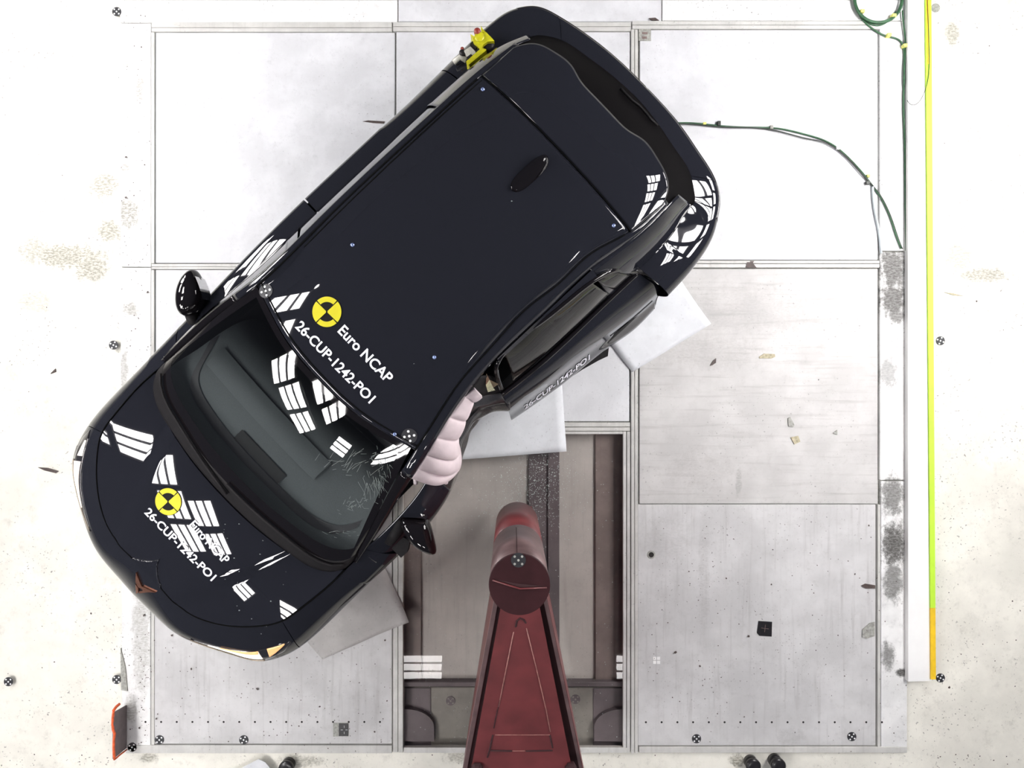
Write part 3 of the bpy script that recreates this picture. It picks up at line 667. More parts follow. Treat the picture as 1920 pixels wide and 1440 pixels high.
# ---- lamps
def onsurf(sd, kts, mat, name, off, parent, thick=.006):
    p = [sd.pt(k, t, off) for k, t in kts]; q = [sd.pt(k, t, off - thick) for k, t in kts]; n = len(p)
    V = [(a[0], -a[1], a[2]) for a in p + q]
    return mesh(name, V, [list(range(n)), list(range(2 * n - 1, n - 1, -1))] + [[i, i + n, (i + 1) % n + n, (i + 1) % n] for i in range(n)], mat, parent)
def surf_strip(sd, lo, hi, mat, name, off, parent, n=24, m=6):
    """patch on the body between two (k, t) polylines"""
    lo = np.array(lo, float); hi = np.array(hi, float); g = []
    for i in range(n):
        x = i / (n - 1) * (len(lo) - 1); f = int(min(x, len(lo) - 2)); w = x - f
        a = lo[f] * (1 - w) + lo[f + 1] * w; b = hi[f] * (1 - w) + hi[f + 1] * w
        g.append([sd.pt(*(a * (1 - j / (m - 1)) + b * j / (m - 1)), off) for j in range(m)])
    return patch(name, g, mat, parent, .004)
for sd in (R, L):
    o_ = .05 if sd is L else .10
    def lift_(q): return [(k, t + o_) for k, t in q]
    hl = surf_strip(sd, lift_([(2.6, .63), (4.0, .59), (5.2, .57), (6.6, .62), (7.1, .70)]), lift_([(2.6, .64), (4.0, .68), (5.2, .72), (6.6, .74), (7.1, .71)]), 'lamp_dark', 'headlamp', .003, car, 40, 8)
    surf_strip(sd, lift_([(2.6, .625), (4.0, .585), (5.4, .565)]), lift_([(2.6, .633), (4.0, .60), (5.4, .585)]), 'lamp_brown', 'lamp_trim', .007, hl, 30, 3)
    if sd is L:
        surf_strip(sd, lift_([(3.2, .645), (4.4, .62), (5.35, .61)]), lift_([(3.2, .65), (4.4, .68), (5.25, .705)]), 'lamp_white', 'daylight_lamp', .006, hl, 20, 5)
        surf_strip(sd, lift_([(5.25, .68), (3.6, .662)]), lift_([(5.25, .712), (3.6, .67)]), 'lamp_orange', 'indicator', .008, hl, 12, 4)
        surf_strip(sd, lift_([(5.75, .62), (6.8, .715)]), lift_([(5.75, .725), (6.8, .725)]), 'lamp_orange', 'indicator', .006, hl, 12, 5)
    else:
        surf_strip(sd, lift_([(3.4, .62), (4.4, .60), (5.3, .60)]), lift_([(3.4, .625), (4.4, .66), (5.3, .70)]), 'lamp_white', 'daylight_lamp', .006, hl, 20, 5)
        surf_strip(sd, lift_([(5.6, .64), (6.5, .70)]), lift_([(5.6, .71), (6.5, .72)]), 'lamp_white', 'indicator', .006, hl, 10, 4)
    surf_strip(sd, [(18.6, .56), (21, .60), (24, .60)], [(18.6, .66), (21, .66), (24, .65)], 'lamp_dark', 'tail_lamp', .002, car, 40, 4)
# badge on the nose
nose = np.concatenate([sd.grid(0, 2, .6, 1, 41, 61).reshape(-1, 3) for sd in (R, L)])
def bpt(px, py):
    x = CO[0] + nose[:, 0] * EU[0] + nose[:, 1] * EV[0]; y = CO[1] + nose[:, 0] * EU[1] + nose[:, 1] * EV[1]; k = FPX / (CAM_H - nose[:, 2])
    return nose[np.argmin((960 + x * k - px) ** 2 + (720 - y * k - py) ** 2)]
bd = []
for poly in ([(257, 1072), (264, 1088), (268, 1098), (262, 1100), (257, 1090)], [(256, 1094), (262, 1101), (262, 1110), (257, 1112)], [(268, 1098), (279, 1103), (293, 1110), (280, 1109), (262, 1111), (262, 1108), (271, 1106)], [(262, 1100), (268, 1098), (271, 1106), (268, 1102)]):
    pts = [bpt(*q) for q in poly]; i = len(bd)
    bd.append(pts)
V = []; F = []
for pts in bd:
    i = len(V); n = len(pts)
    V += [(p[0] - .004, -p[1], p[2] + .008) for p in pts] + [(p[0], -p[1], p[2] - .002) for p in pts]
    F += [list(range(i, i + n)), list(range(i + 2 * n - 1, i + n - 1, -1))] + [[i + k, i + k + n, i + (k + 1) % n + n, i + (k + 1) % n] for k in range(n)]
tag(mesh('nose_badge', V, F, 'badge_copper', car), 'copper triangular badge')
# ---- mirrors
def mirror(name, prof, zmid, hh, arm):
    """housing: plan outline prof (u, v), domed over height hh"""
    c = np.mean(prof, 0); n = len(prof); rings = []
    for f, dzz in ((.25, -1), (.75, -.92), (.97, -.5), (1, -.1), (.97, .35), (.84, .72), (.6, .92), (.25, 1.0)):
        rings.append([(c[0] + (p[0] - c[0]) * f, c[1] + (p[1] - c[1]) * f, zmid + dzz * hh) for p in prof])
    V = [(p[0], -p[1], p[2]) for r in rings for p in r]; F = []
    for i in range(len(rings) - 1):
        for k in range(n): F.append([i * n + k, i * n + (k + 1) % n, (i + 1) * n + (k + 1) % n, (i + 1) * n + k])
    F += [list(range(n))[::-1], [(len(rings) - 1) * n + k for k in range(n)]]
    o = mesh(name, V, F, 'gloss_black', car, True)
    bmm = bmesh.new(); bmm.from_mesh(o.data); bmesh.ops.recalc_face_normals(bmm, faces=bmm.faces); bmm.to_mesh(o.data); bmm.free()
    md = o.modifiers.new('s', 'SUBSURF'); md.levels = 1; md.render_levels = 1
    tube('mirror_arm', arm, .035, 'matte_black', o, 10, car=True)
    return o
mr = [Q(*p, 1.0)[:2] for p in ((363, 502), (349, 513), (338, 533), (333, 556), (334, 580), (341, 593), (352, 594), (368, 588), (386, 566), (384, 545), (376, 522), (370, 508))]
o = mirror('door_mirror', mr, 1.0, .075, [Q(358, 588, .98), Q(362, 600, .95), Q(372, 610, .93)])
mi = [Q(*p, 1.0) for p in ((373, 522), (382, 545), (387, 564))]
patch('mirror_glass', loft([[(p[0] + .006, p[1], 1.05) for p in mi], [(p[0] + .008, p[1], .945) for p in mi]], 8, 4), 'mirror_silver', o, ref=np.array([1.5, -.95, 1]))
ml = [Q(*p, 1.0)[:2] for p in ((751, 967), (770, 968), (790, 969), (803, 971), (809, 988), (815, 1014), (820, 1036), (816, 1041), (800, 1038), (783, 1029), (766, 1012), (755, 993), (750, 977))]
o = mirror('door_mirror', ml, 1.0, .075, [Q(757, 978, .98), Q(742, 1000, .95), Q(728, 1015, .93)])
mi = [Q(*p, 1.0) for p in ((756, 967), (780, 968), (801, 970))]
patch('mirror_glass', loft([[(p[0] + .004, p[1], 1.05) for p in mi], [(p[0] + .006, p[1], .945) for p in mi]], 8, 4), 'mirror_silver', o, ref=np.array([1.5, .95, 1]))
pl = [Q(*p, .93) for p in ((722, 1016), (745, 1000), (768, 1015), (764, 1035), (752, 1046))]
prism('mirror_base', [(p[0], -p[1]) for p in pl], .86, .93, 'matte_black', car)
# ---- aerial fin
fin = []
for i in range(25):
    t = i / 24; u = 3.345 + .245 * t; w = .040 * max(0, 1 - abs(2 * t - 1) ** 3.2) ** .5 + .001; h = .016 + .046 * (t ** 1.3) * (1 if t < .85 else max(0, (1 - t) / .15) ** .5)
    zb = float(roof_z(np.array([u]), np.array([0.0]))[0]) + .001
    fin.append([(u, w * math.sin(a_), zb + h * max(0, math.cos(a_)) ** 1.4) for a_ in np.linspace(-PI / 2, PI / 2, 13)])
patch('roof_aerial', fin, 'gloss_black', car, ref=np.array([3.45, 0, 1.3]))
# ---- decals: letters, discs, dots, bolts, laid on the panels
def on_roof(u, v): return float(roof_z(np.array([u]), np.array([v]))[0])
def on_hood(u, v): return float(hood_z(np.array(u), np.array(v)))
def decal_poly(name, polys, zf, off, mat, parent=car, flat=None):
    V = []; F = []
    for pts in polys:
        i = len(V); V += [(u, -v, zf(u, v) + off) for u, v in pts]
        a_ = sum(pts[k][0] * -pts[(k + 1) % len(pts)][1] + pts[(k + 1) % len(pts)][0] * pts[k][1] for k in range(len(pts)))
        F.append(list(range(i, i + len(pts))) if a_ > 0 else list(range(i + len(pts) - 1, i - 1, -1)))
    return mesh(name, V, F, mat, parent)
def text_mesh(txt, bold=.0):
    cu_ = bpy.data.curves.new('t', 'FONT'); cu_.body = txt; cu_.size = 1; cu_.offset = bold; cu_.resolution_u = 6; cu_.space_character = 1.0
    o = bpy.data.objects.new('t', cu_); COL.objects.link(o); dg_ = bpy.context.evaluated_depsgraph_get(); dg_.update()
    me = bpy.data.meshes.new_from_object(o.evaluated_get(dg_)); bpy.data.objects.remove(o); bpy.data.curves.remove(cu_)
    co = np.array([v.co[:] for v in me.vertices]); fs = [list(p.vertices) for p in me.polygons]; bpy.data.meshes.remove(me)
    return co, fs
def lettering(txt, p0, p1, cap, zf, off=.0035, name='lettering', bold=.022, rise=None):
    """letters running from car point p0 to p1 (u, v of the baseline)"""
    co, fs = text_mesh(txt, bold); x0, x1 = co[:, 0].min(), co[:, 0].max(); h = .70
    p0 = np.array(p0[:2]); p1 = np.array(p1[:2]); d = p1 - p0; Ln = np.linalg.norm(d); d /= Ln; up = np.array([d[1], -d[0]])
    if up[0] < 0: up = -up
    V = []
    for x, y, _ in co:
        q = p0 + d * (x - x0) / (x1 - x0) * Ln + up * (y / h * cap); V.append((q[0], -q[1], zf(q[0], q[1]) + off))
    return mesh(name, V, fs, 'letter_white', car)
lettering('Euro NCAP', Q(634, 622, 1.46), Q(725, 719, 1.47), .052, on_roof)
lettering('26-CUP-1242-PO1', Q(552, 613, 1.45), Q(692, 757, 1.455), .050, on_roof)
lettering('Euro NCAP', Q(357, 984, .96), Q(422, 1057, .96), .052, on_hood)
lettering('26-CUP-1242-PO1', Q(272, 961, .945), Q(398, 1089, .945), .050, on_hood)
def disc(c, r, zf):
    def ring(a0, a1, r0, r1, n=14):
        aa = np.linspace(a0, a1, n)
        return [(c[0] + r1 * math.cos(x), c[1] + r1 * math.sin(x)) for x in aa] + ([(c[0] + r0 * math.cos(x), c[1] + r0 * math.sin(x)) for x in aa[::-1]] if r0 > 0 else [(c[0], c[1])])
    root = decal_poly('target_disc', [[(c[0] + r * 1.02 * math.cos(x), c[1] + r * 1.02 * math.sin(x)) for x in np.linspace(0, 2 * PI, 48, endpoint=False)]], zf, .0025, 'disc_black')
    g = .045; pol = [ring(g, PI / 2 - g, .06 * r, r * .985), ring(PI + g, 1.5 * PI - g, .06 * r, r * .985),
                     ring(PI / 2 + g, PI - g, .64 * r, r * .985), ring(1.5 * PI + g, 2 * PI - g, .64 * r, r * .985)]
    decal_poly('yellow_sectors', pol, zf, .004, 'target_yellow', root)
disc(Q(614, 585, 1.46), .077, on_roof); disc(Q(317, 940, .965), .081, on_hood)
def dots(cu_, cv_, r, zf, parent=car, rot=0):
    rt = decal_poly('target_dot_sticker', [[(cu_ + r * math.cos(x), cv_ + r * math.sin(x)) for x in np.linspace(0, 2 * PI, 28, endpoint=False)]], zf, .003, 'sticker_black', parent)
    pol = []
    for dx, dy in ((0, 0), (.62, 0), (-.62, 0), (0, .62), (0, -.62)):
        x = dx * math.cos(rot) - dy * math.sin(rot); y = dx * math.sin(rot) + dy * math.cos(rot)
        pol.append([(cu_ + r * x + .17 * r * math.cos(q), cv_ + r * y + .17 * r * math.sin(q)) for q in np.linspace(0, 2 * PI, 10, endpoint=False)])
    decal_poly('white_dots', pol, zf, .0045, 'dot_white', rt)
dots(*Q(497, 545, 1.42)[:2], .037, on_roof, rot=.5); dots(*Q(767, 818, 1.42)[:2], .040, on_roof, rot=.6)
for px, py, z in ((905, 163, 1.46), (1152, 421, 1.46), (662, 460, 1.47), (815, 670, 1.47)):
    q = Q(px, py, z); o = bm_obj('roof_bolt', lathe_bm([(.010, 0), (.010, .004), (.006, .008), (.001, .009)], 14), 'bolt_blue', car, True); o.location = (q[0], -q[1], on_roof(q[0], q[1]))
q = Q(741, 814, 1.41); o = bm_obj('roof_bolt', lathe_bm([(.010, 0), (.010, .004), (.006, .008), (.001, .009)], 14), 'bolt_blue', car, True); o.location = (q[0], -q[1], 1.418)
# lettering along the sprung rear door
co, fs = text_mesh('26-CUP-1242-PO1', .02); x0, x1 = co[:, 0].min(), co[:, 0].max(); V = []
for x, y, _ in co:
    i = 8 + (x - x0) / (x1 - x0) * 40; j = 29.5 - y / .7 * 5.0; i0, j0 = int(i), int(j); f, g_ = i - i0, j - j0
    p = rdoor[i0, j0] * (1 - f) * (1 - g_) + rdoor[i0 + 1, j0] * f * (1 - g_) + rdoor[i0, j0 + 1] * (1 - f) * g_ + rdoor[i0 + 1, j0 + 1] * f * g_
    V.append((p[0], -p[1] - .003, p[2] + .002))
mesh('lettering', V, fs, 'letter_white', car)
# cracks over the driver's side of the windscreen
V = []; F = []
rnd = random.Random(3)
def P2n(g):
    x = CO[0] + g[..., 0] * EU[0] + g[..., 1] * EV[0]; y = CO[1] + g[..., 0] * EU[1] + g[..., 1] * EV[1]; k = FPX / (CAM_H - g[..., 2])
    return 960 + x * k, 720 - y * k
wx, wy = P2n(ws)
def screen_st(px, py):
    i, j = np.unravel_index(np.argmin((wx - px) ** 2 + (wy - py) ** 2), wx.shape)
    return -1 + 2 * i / 96, j / 60
for n_, (cx, cy, rx, ry, a0, sp, ln) in enumerate(((718, 880, 22, 40, -1.2, .35, 14), (668, 945, 34, 16, .1, 1.2, 9), (700, 905, 22, 18, -1.3, .25, 24), (655, 870, 60, 22, .5, .3, 22), (640, 1000, 30, 6, 0, .2, 9))):
    for k in range(34 if n_ < 4 else 14):
        x = cx + rnd.gauss(0, rx * .5); y = cy + rnd.gauss(0, ry * .5); an = a0 + rnd.gauss(0, sp); l_ = ln * rnd.uniform(.3, 1.1)
        s0, t0 = screen_st(x, y); s1, t1 = screen_st(x + l_ * math.cos(an), y - l_ * math.sin(an))
        a_ = wsp(s0, t0, .002); b_ = wsp(s1, t1, .002); d = b_ - a_
        if np.linalg.norm(d) < .008: continue
        pr = np.array([-d[1], d[0], 0]); pr = pr / (np.linalg.norm(pr) + 1e-9) * .0009; i = len(V)
        V += [(q[0], -q[1], q[2]) for q in (a_ - pr, a_ + pr, b_ + pr * .5, b_ - pr * .5)]; F.append([i, i + 1, i + 2, i + 3])
tag(mesh('windscreen_cracks', V, F, 'crack', car), kind='stuff')
# glass grit on the bonnet and roof
V = []; F = []
for k in range(50):
    px, py = (rnd.uniform(430, 720), rnd.uniform(960, 1220)) if k < 46 else (rnd.uniform(650, 1200), rnd.uniform(150, 700))
    z0 = .86 if k < 46 else 1.47; q = Q(px, py, z0); zf = on_hood if k < 46 else on_roof
    if (k < 46 and (abs(q[1]) > .76 or q[0] > 1.0 or q[0] < .3)) or (k >= 46 and (abs(q[1]) > .42 or q[0] < 2.1 or q[0] > 3.6)): continue
    r = rnd.uniform(.002, .005); i = len(V); z = zf(q[0], q[1])
    V += [(q[0] - r, -q[1], z), (q[0] + r, -q[1] - r, z), (q[0] + r * .5, -q[1] + r, z), (q[0], -q[1], z + r * 1.4)]; F += [[0 + i, 1 + i, 3 + i], [1 + i, 2 + i, 3 + i], [2 + i, 0 + i, 3 + i]]
tag(mesh('glass_grit', V, F, 'shard', car), kind='stuff')

# ================================================================= IMPACT POLE
pc = P(974, 1096, 1.945); PX, PY = pc.x, pc.y; PT = 1.945
pole = empty('impact_pole', (PX, PY, 0), 0, 'red steel impact pole on a tapering red buttress over the glass panel', 'pole')
bm_obj('pole_shaft', lathe_bm([(.127, 1.44), (.127, PT - .014)], 64), 'red_worn', pole, True)
for z0, z1, m_ in ((.88, 1.44, 'red_paint'),): bm_obj('pole_foot', lathe_bm([(.127, z0), (.1272, z1)], 64), m_, pole, True)
cap = bm_obj('cap_plate', lathe_bm([(.126, PT - .014), (.1285, PT - .012), (.1285, PT - .002), (.126, PT)], 64), 'red_dark', pole)
for p_ in cap.data.polygons: p_.use_smooth = False
def wl(px, py, z): w = P(px, py, z); return (w.x - PX, w.y - PY, z)
g0, g1, g2, g3 = wl(922, 1085, PT), wl(972, 1094, PT), wl(1027, 1099, PT), wl(975, 1101, PT)
V = [(p[0] * .98, p[1], PT + .0015) for p in (g0, g1, g2, g3)]
mesh('cap_slot', V, [[3, 2, 1, 0]], 'groove_dark', cap)
tube('slot_lip', [(p[0] * .97, p[1] - .006, PT + .002) for p in (g0, g3, g2)], .0035, 'red_paint', cap)
tube('weld_line', [(-.01, .127, 1.5), (-.01, .1275, PT - .02)], .002, 'groove_dark', pole, 5)
c = wl(972, 1050, PT); r = .031
st = mesh('target_dot_sticker', [(c[0] + r * math.cos(x), c[1] + r * math.sin(x), PT + .002) for x in np.linspace(0, 2 * PI, 28, endpoint=False)], [list(range(28))], 'sticker_black', cap)
V = []; F = []
for dx, dy in ((0, 0), (.5, .5), (-.5, .5), (.5, -.5), (-.5, -.5)):
    i = len(V); V += [(c[0] + r * dx + .17 * r * math.cos(q), c[1] + r * dy + .17 * r * math.sin(q), PT + .004) for q in np.linspace(0, 2 * PI, 10, endpoint=False)]; F.append(list(range(i, i + 10)))
mesh('white_dots', V, F, 'tag_grey', st)
# buttress: sloping plate between two flanges, on side walls down to the floor
def bz(py): return 1.86 - (py - 1120) * .00125          # plate height along its run
def bp_(px, py, dz_=0): return wl(px, py, bz(py) + dz_)
def hexa(name, top, thick, mat, parent):
    V = list(top) + [(p[0], p[1], p[2] - thick) for p in top]; n = len(top)
    return mesh(name, V, [list(range(n))[::-1], list(range(n, 2 * n))] + [[i, (i + 1) % n, (i + 1) % n + n, i + n] for i in range(n)], mat, parent)
YE = 1560
def run(name, a0, a1, b0, b1, y0, dz_, thick, mat, parent, n=24):
    V = []; F = []
    for i in range(n + 1):
        y = y0 + (YE - y0) * i / n; p, q = bp_(xl(y, a0, a1), y, dz_), bp_(xl(y, b0, b1), y, dz_)
        V += [p, q, (q[0], q[1], q[2] - thick), (p[0], p[1], p[2] - thick)]
    for i in range(n):
        for k in range(4): F.append([4 * i + k, 4 * i + 4 + k, 4 * i + 4 + (k + 1) % 4, 4 * i + (k + 1) % 4])
    F += [[0, 1, 2, 3], [4 * n + 3, 4 * n + 2, 4 * n + 1, 4 * n]]
    return mesh(name, V, F, mat, parent)
def xl(y, x0, x1): return x0 + (x1 - x0) * (y - 1150) / 290.0
but = run('buttress_plate', 937, 884, 1014, 1072, 1100, 0, .03, 'red_paint', pole)
for q in ((922, 868, 930, 876), (1024, 1086, 1031, 1092)): run('buttress_flange', *q, 1100, -.03, .06, 'red_worn', pole)
for q in ((930, 875, 938, 885), (1013, 1071, 1025, 1087)): run('buttress_channel', *q, 1100, -.05, .02, 'groove_dark', pole)
for sx in (0, 1):
    a0, a1 = ((926, 872), (1027, 1089))[sx]
    t0 = bp_(xl(1110, a0, a1), 1110, -.06); t1 = bp_(xl(YE, a0, a1), YE, -.06); b0 = (t0[0] * 1.0, t0[1], .03); b1 = (t1[0], t1[1] - .1, .03)
    V = [t0, t1, b1, b0]; V += [(v[0] + .012, v[1], v[2]) for v in V]
    mesh('buttress_wall', V, [[0, 1, 2, 3], [7, 6, 5, 4], [0, 4, 5, 1], [1, 5, 6, 2], [2, 6, 7, 3], [3, 7, 4, 0]], 'red_paint', pole)
def weld(pts, r_, m_): tube('weld_bead', [bp_(x, y, .001) for x, y in pts], r_, m_, but, 5)
weld([(967, 1175), (969, 1164), (975, 1159), (982, 1162), (986, 1168)], .005, 'groove_dark')
weld([(963, 1185), (950, 1250), (935, 1325)], .0028, 'weld_light'); weld([(933, 1330), (926, 1365)], .0028, 'groove_dark'); weld([(945, 1280), (928, 1352)], .0022, 'groove_dark')
weld([(987, 1178), (1005, 1250), (1024, 1330), (1032, 1372)], .0025, 'weld_light')
weld([(924, 1378), (919, 1402), (914, 1420)], .004, 'groove_dark'); weld([(1031, 1378), (1036, 1402)], .004, 'groove_dark')
weld([(920, 1407), (960, 1408)], .005, 'groove_dark'); weld([(986, 1408), (1036, 1407)], .005, 'groove_dark'); weld([(960, 1408), (986, 1408)], .002, 'weld_light'); weld([(928, 1378), (1031, 1378)], .0018, 'weld_light')
for x in (895, 1070):
    w = bp_(x, 1437); o = bm_obj('buttress_bolt', lathe_bm([(.03, 0), (.03, .02), (.022, .03), (.01, .035)], 6), 'groove_dark', pole); o.location = w

# ================================================================= TARGET DOTS ON THE FLOOR
TR_ = .034
base_me = None
def floor_target(px, py, label, rot=0., z=.001, r=TR_, mdark='sticker_black', mdot='dot_white'):
    w = P(px, py, z); t = empty('target_sticker', w, rot, label, 'sticker', 'round five-dot target stickers')
    mesh('sticker_disc', [(r * math.cos(x), r * math.sin(x), .002) for x in np.linspace(0, 2 * PI, 32, endpoint=False)] + [(r * math.cos(x), r * math.sin(x), 0) for x in np.linspace(0, 2 * PI, 32, endpoint=False)],
         [list(range(32))] + [[k, k + 32, (k + 1) % 32 + 32, (k + 1) % 32] for k in range(32)], mdark, t)
    for dx, dy in ((0, 0), (.5, .5), (-.5, .5), (.5, -.5), (-.5, -.5)):
        mesh('white_dot', [(r * dx + .19 * r * math.cos(q), r * dy + .19 * r * math.sin(q), .003) for q in np.linspace(0, 2 * PI, 12, endpoint=False)], [list(range(12))], mdot, t)
floor_target(219, 22, 'round black five-dot target sticker at the top left of the floor'); floor_target(213, 647, 'round black five-dot target sticker on the pale floor left of the car', .3)
floor_target(16, 1278, 'round black five-dot target sticker at the far left edge of the floor'); floor_target(219, 1274, 'round black five-dot target sticker beside the dark streak above the orange board')
floor_target(248, 1401, 'round black five-dot target sticker on the corner right of the orange board', .2, .002); floor_target(299, 1387, 'round black five-dot target sticker at the left end of the bolt hole row', 0, .002)
floor_target(457, 1387, 'round black five-dot target sticker below the bolt holes, mid left panel', .3, .002); floor_target(1306, 1385, 'round black five-dot target sticker below the bolt holes right of the buttress', 0, .002)
floor_target(1597, 1381, 'round black five-dot target sticker near the lower right panel corner', .2, .002); floor_target(1763, 1271, 'round black five-dot target sticker at the lower end of the yellow strip', .3, ZC + .001)
floor_target(1763, 639, 'round black five-dot target sticker halfway along the yellow strip', .4, ZC + .001); floor_target(1754, 15, 'worn grey round target sticker at the upper end of the yellow strip', .1, ZC + .001, TR_, 'tag_grey', 'tag_grey')
floor_target(845, 1314, 'dull round target sticker under the glass, left of the red buttress', 0, ZP + .032, .036, 'pit_dark', 'pit_olive'); floor_target(1079, 1311, 'dull round target sticker under the glass, right of the red buttress', 0, ZP + .032, .036, 'pit_dark', 'pit_olive')

# ================================================================= SMALLER THINGS
def sheet(name, pts, mat, label, cat, z0=.004, curl=(), th=.003, n=14):
    """thin sheet from a photo-plane quad, gently uneven, with lifted corners"""
    q = [P(*p) for p in pts]; g = []
    for i in range(n):
        for j in range(n):
            s, t = i / (n - 1), j / (n - 1); p = q[0] * (1 - s) * (1 - t) + q[1] * s * (1 - t) + q[2] * s * t + q[3] * (1 - s) * t
            z = z0 + .004 * math.sin(5 * s + 3 * t) ** 2
            for (cs, ct, h) in curl: z += h * max(0, 1 - math.hypot(s - cs, t - ct) / .45) ** 2
            g.append((p.x, p.y, z))
    F = [[i * n + j, (i + 1) * n + j, (i + 1) * n + j + 1, i * n + j + 1] for i in range(n - 1) for j in range(n - 1)]
    a_ = (Vector(g[n]) - Vector(g[0])).cross(Vector(g[1]) - Vector(g[0])).z
    if a_ < 0: F = [f[::-1] for f in F]
    o = mesh(name, g, F, mat, None, True); md = o.modifiers.new('thickness', 'SOLIDIFY'); md.thickness = th; md.offset = 1
    return tag(o, label, cat)
sheet('paper_sheet', [(1140, 640), (1262, 505), (1331, 608), (1185, 698)], 'paper', 'large white paper sheet sticking out beside the sprung rear door', 'paper', .006, ((1, 1, .02),), .003)
sheet('paper_sheet', [(850, 735), (1052, 700), (1062, 846), (856, 862)], 'paper', 'white paper sheet lying between the dented door and the glass panel', 'paper', .010, (), .003)
sheet('foam_sheet', [(560, 1180), (722, 1062), (769, 1162), (606, 1234)], 'foam_grey', 'grey folded foam sheet under the front left fender', 'sheet', .012, ((1, 1, .03),), .006)
# orange edged board standing on its long edge
bdz = .17
pts = [P(210, 1332, bdz), P(222, 1321, bdz), P(226, 1322, bdz)]
ob = empty('edge_board', P(228, 1372, 0), 0, 'grey upright board with a ragged orange edge at the lower left', 'board')
def ol(px, py, z): w = P(px, py, z); return (w.x - ob.location.x, w.y - ob.location.y, z)
V = [ol(213, 1336, bdz), ol(213, 1423, bdz), ol(238, 1402, 0), ol(238, 1322, 0)]; V += [(v[0] - .008, v[1], v[2]) for v in V]
mesh('board_face', V, [[0, 1, 2, 3], [7, 6, 5, 4], [0, 4, 5, 1], [1, 5, 6, 2], [2, 6, 7, 3], [3, 7, 4, 0]], 'board_grey', ob)
e_pts = [(213, 1334), (211.5, 1345), (211, 1358), (212, 1368), (215, 1376), (213.5, 1386), (213, 1400), (213.5, 1412), (215, 1424)]
tube('orange_rim', [ol(x, y, bdz + .003 * math.sin(i * 2.1)) for i, (x, y) in enumerate(e_pts)], .0085, 'orange_edge', ob, 7)
tube('orange_rim', [ol(213, 1332, bdz), ol(218, 1325, .13), ol(224, 1320, .10)], .010, 'orange_edge', ob, 7)
tube('orange_rim', [ol(215, 1424, bdz), ol(224, 1416, .10), ol(237, 1406, .01)], .006, 'orange_edge', ob, 7)
# guide rail on the right
rail = empty('guide_rail', P(1722, 640, ZC), 0, 'long white guide board with a yellow-green strip along its right side', 'rail')
def rl(px, py, z): w = P(px, py, z); return (w.x - rail.location.x, w.y - rail.location.y, z - ZC)
RZ = .035
hexa('white_board', [rl(1702, -60, RZ), rl(1739, -60, RZ), rl(1746, 1277, RZ), rl(1703, 1278, RZ)], RZ - ZC, 'white_board', rail)
hexa('yellow_strip', [rl(1735, -60, RZ + .012), rl(1746, -60, RZ + .012), rl(1754, 1140, RZ + .012), rl(1745, 1140, RZ + .012)], .03, 'yellow_green', rail)
hexa('yellow_strip', [rl(1745, 1140.5, RZ + .012), rl(1754, 1140.5, RZ + .012), rl(1755, 1274, RZ + .012), rl(1746, 1274, RZ + .012)], .03, 'orange_tape', rail)
hexa('orange_tape', [rl(1736, -60, RZ + .015), rl(1741, -60, RZ + .015), rl(1742, 120, RZ + .015), rl(1739.5, 120, RZ + .015)], .003, 'orange_tape', rail)
# cables
def wcurve(pts, n, z=.008): return [P(x, y, z) + Vector((0, 0, .0)) for x, y in curve([(x, y, 0) for x, y in pts], n)[:, :2]]
cb = empty('cable_bundle', P(1500, 260, 0), 0, 'thin green and black cables taped from the car rear to the right margin', 'cable')
def rel(o, pts): return [p - o.location for p in pts]
m1 = [(1258, 231), (1300, 231), (1350, 236), (1420, 239), (1460, 241), (1510, 252), (1545, 263), (1568, 276), (1595, 300), (1622, 330), (1635, 347), (1650, 368), (1662, 390), (1672, 415), (1680, 440), (1690, 466)]
m2 = [(1258, 232), (1300, 233), (1350, 238), (1420, 240), (1460, 246), (1510, 259), (1545, 267), (1568, 279), (1595, 303), (1622, 333), (1637, 349), (1651, 367), (1664, 391), (1674, 416), (1684, 446), (1692, 467)]
tube('green_cable', rel(cb, wcurve(m1, 80)), .0065, 'cable_green', cb); tube('dark_cable', rel(cb, wcurve(m2, 80, .012)), .0045, 'cable_dark', cb)
tube('pale_strap', rel(cb, wcurve([(1636, 350), (1639, 390), (1647, 430), (1652, 475)], 20)), .010, 'cable_pale', cb)
for x, y, w_, h_, m_ in ((1347, 233, 6, 9, 'cable_dark'), (1445, 240, 6, 7, 'tag_grey'), (1569, 279, 6, 6, 'white_board'), (1625, 344, 7, 6, 'cable_dark'), (1320, 233, 6, 4, 'tie_yellow'), (1626, 331, 6, 5, 'tie_yellow')):
    A = P(x - w_ / 2, y + h_ / 2) - cb.location; B = P(x + w_ / 2, y - h_ / 2) - cb.location
    bm_obj('cable_clip', box_bm(A.x, B.x, A.y, B.y, .002, .020, .002, 1), m_, cb)
cc = empty('cable_coil', P(1647, -2, 0), 0, 'coiled green cable at the top right, its tail running down the margin', 'cable')
for k, (rr, zz) in enumerate(((44, .008), (46, .014), (43, .02), (45, .026))):
    tube('coil_loop', rel(cc, [P(1647 + rr * math.cos(x), -2 - rr * math.sin(x), zz) for x in np.linspace(0, 2 * PI, 60)]), .0062, 'cable_green', cc)
tube('coil_loop', rel(cc, wcurve([(1612, 26), (1625, 40), (1645, 48), (1662, 42), (1680, 22)], 24, .010)), .0055, 'cable_green', cc)
tube('cable_tail', rel(cc, wcurve([(1603, 5), (1613, 30), (1628, 48), (1645, 60), (1662, 68), (1680, 72), (1689, 78), (1694, 90), (1695, 120), (1695, 150), (1694, 180), (1696, 260), (1697, 330), (1698, 400), (1699, 470)], 90)), .0065, 'cable_green', cc)
tube('cable_tail', rel(cc, wcurve([(1692, 20), (1694, 45), (1697, 70), (1697, 105), (1695, 135), (1695, 160)], 40, .014)), .0055, 'cable_green', cc)
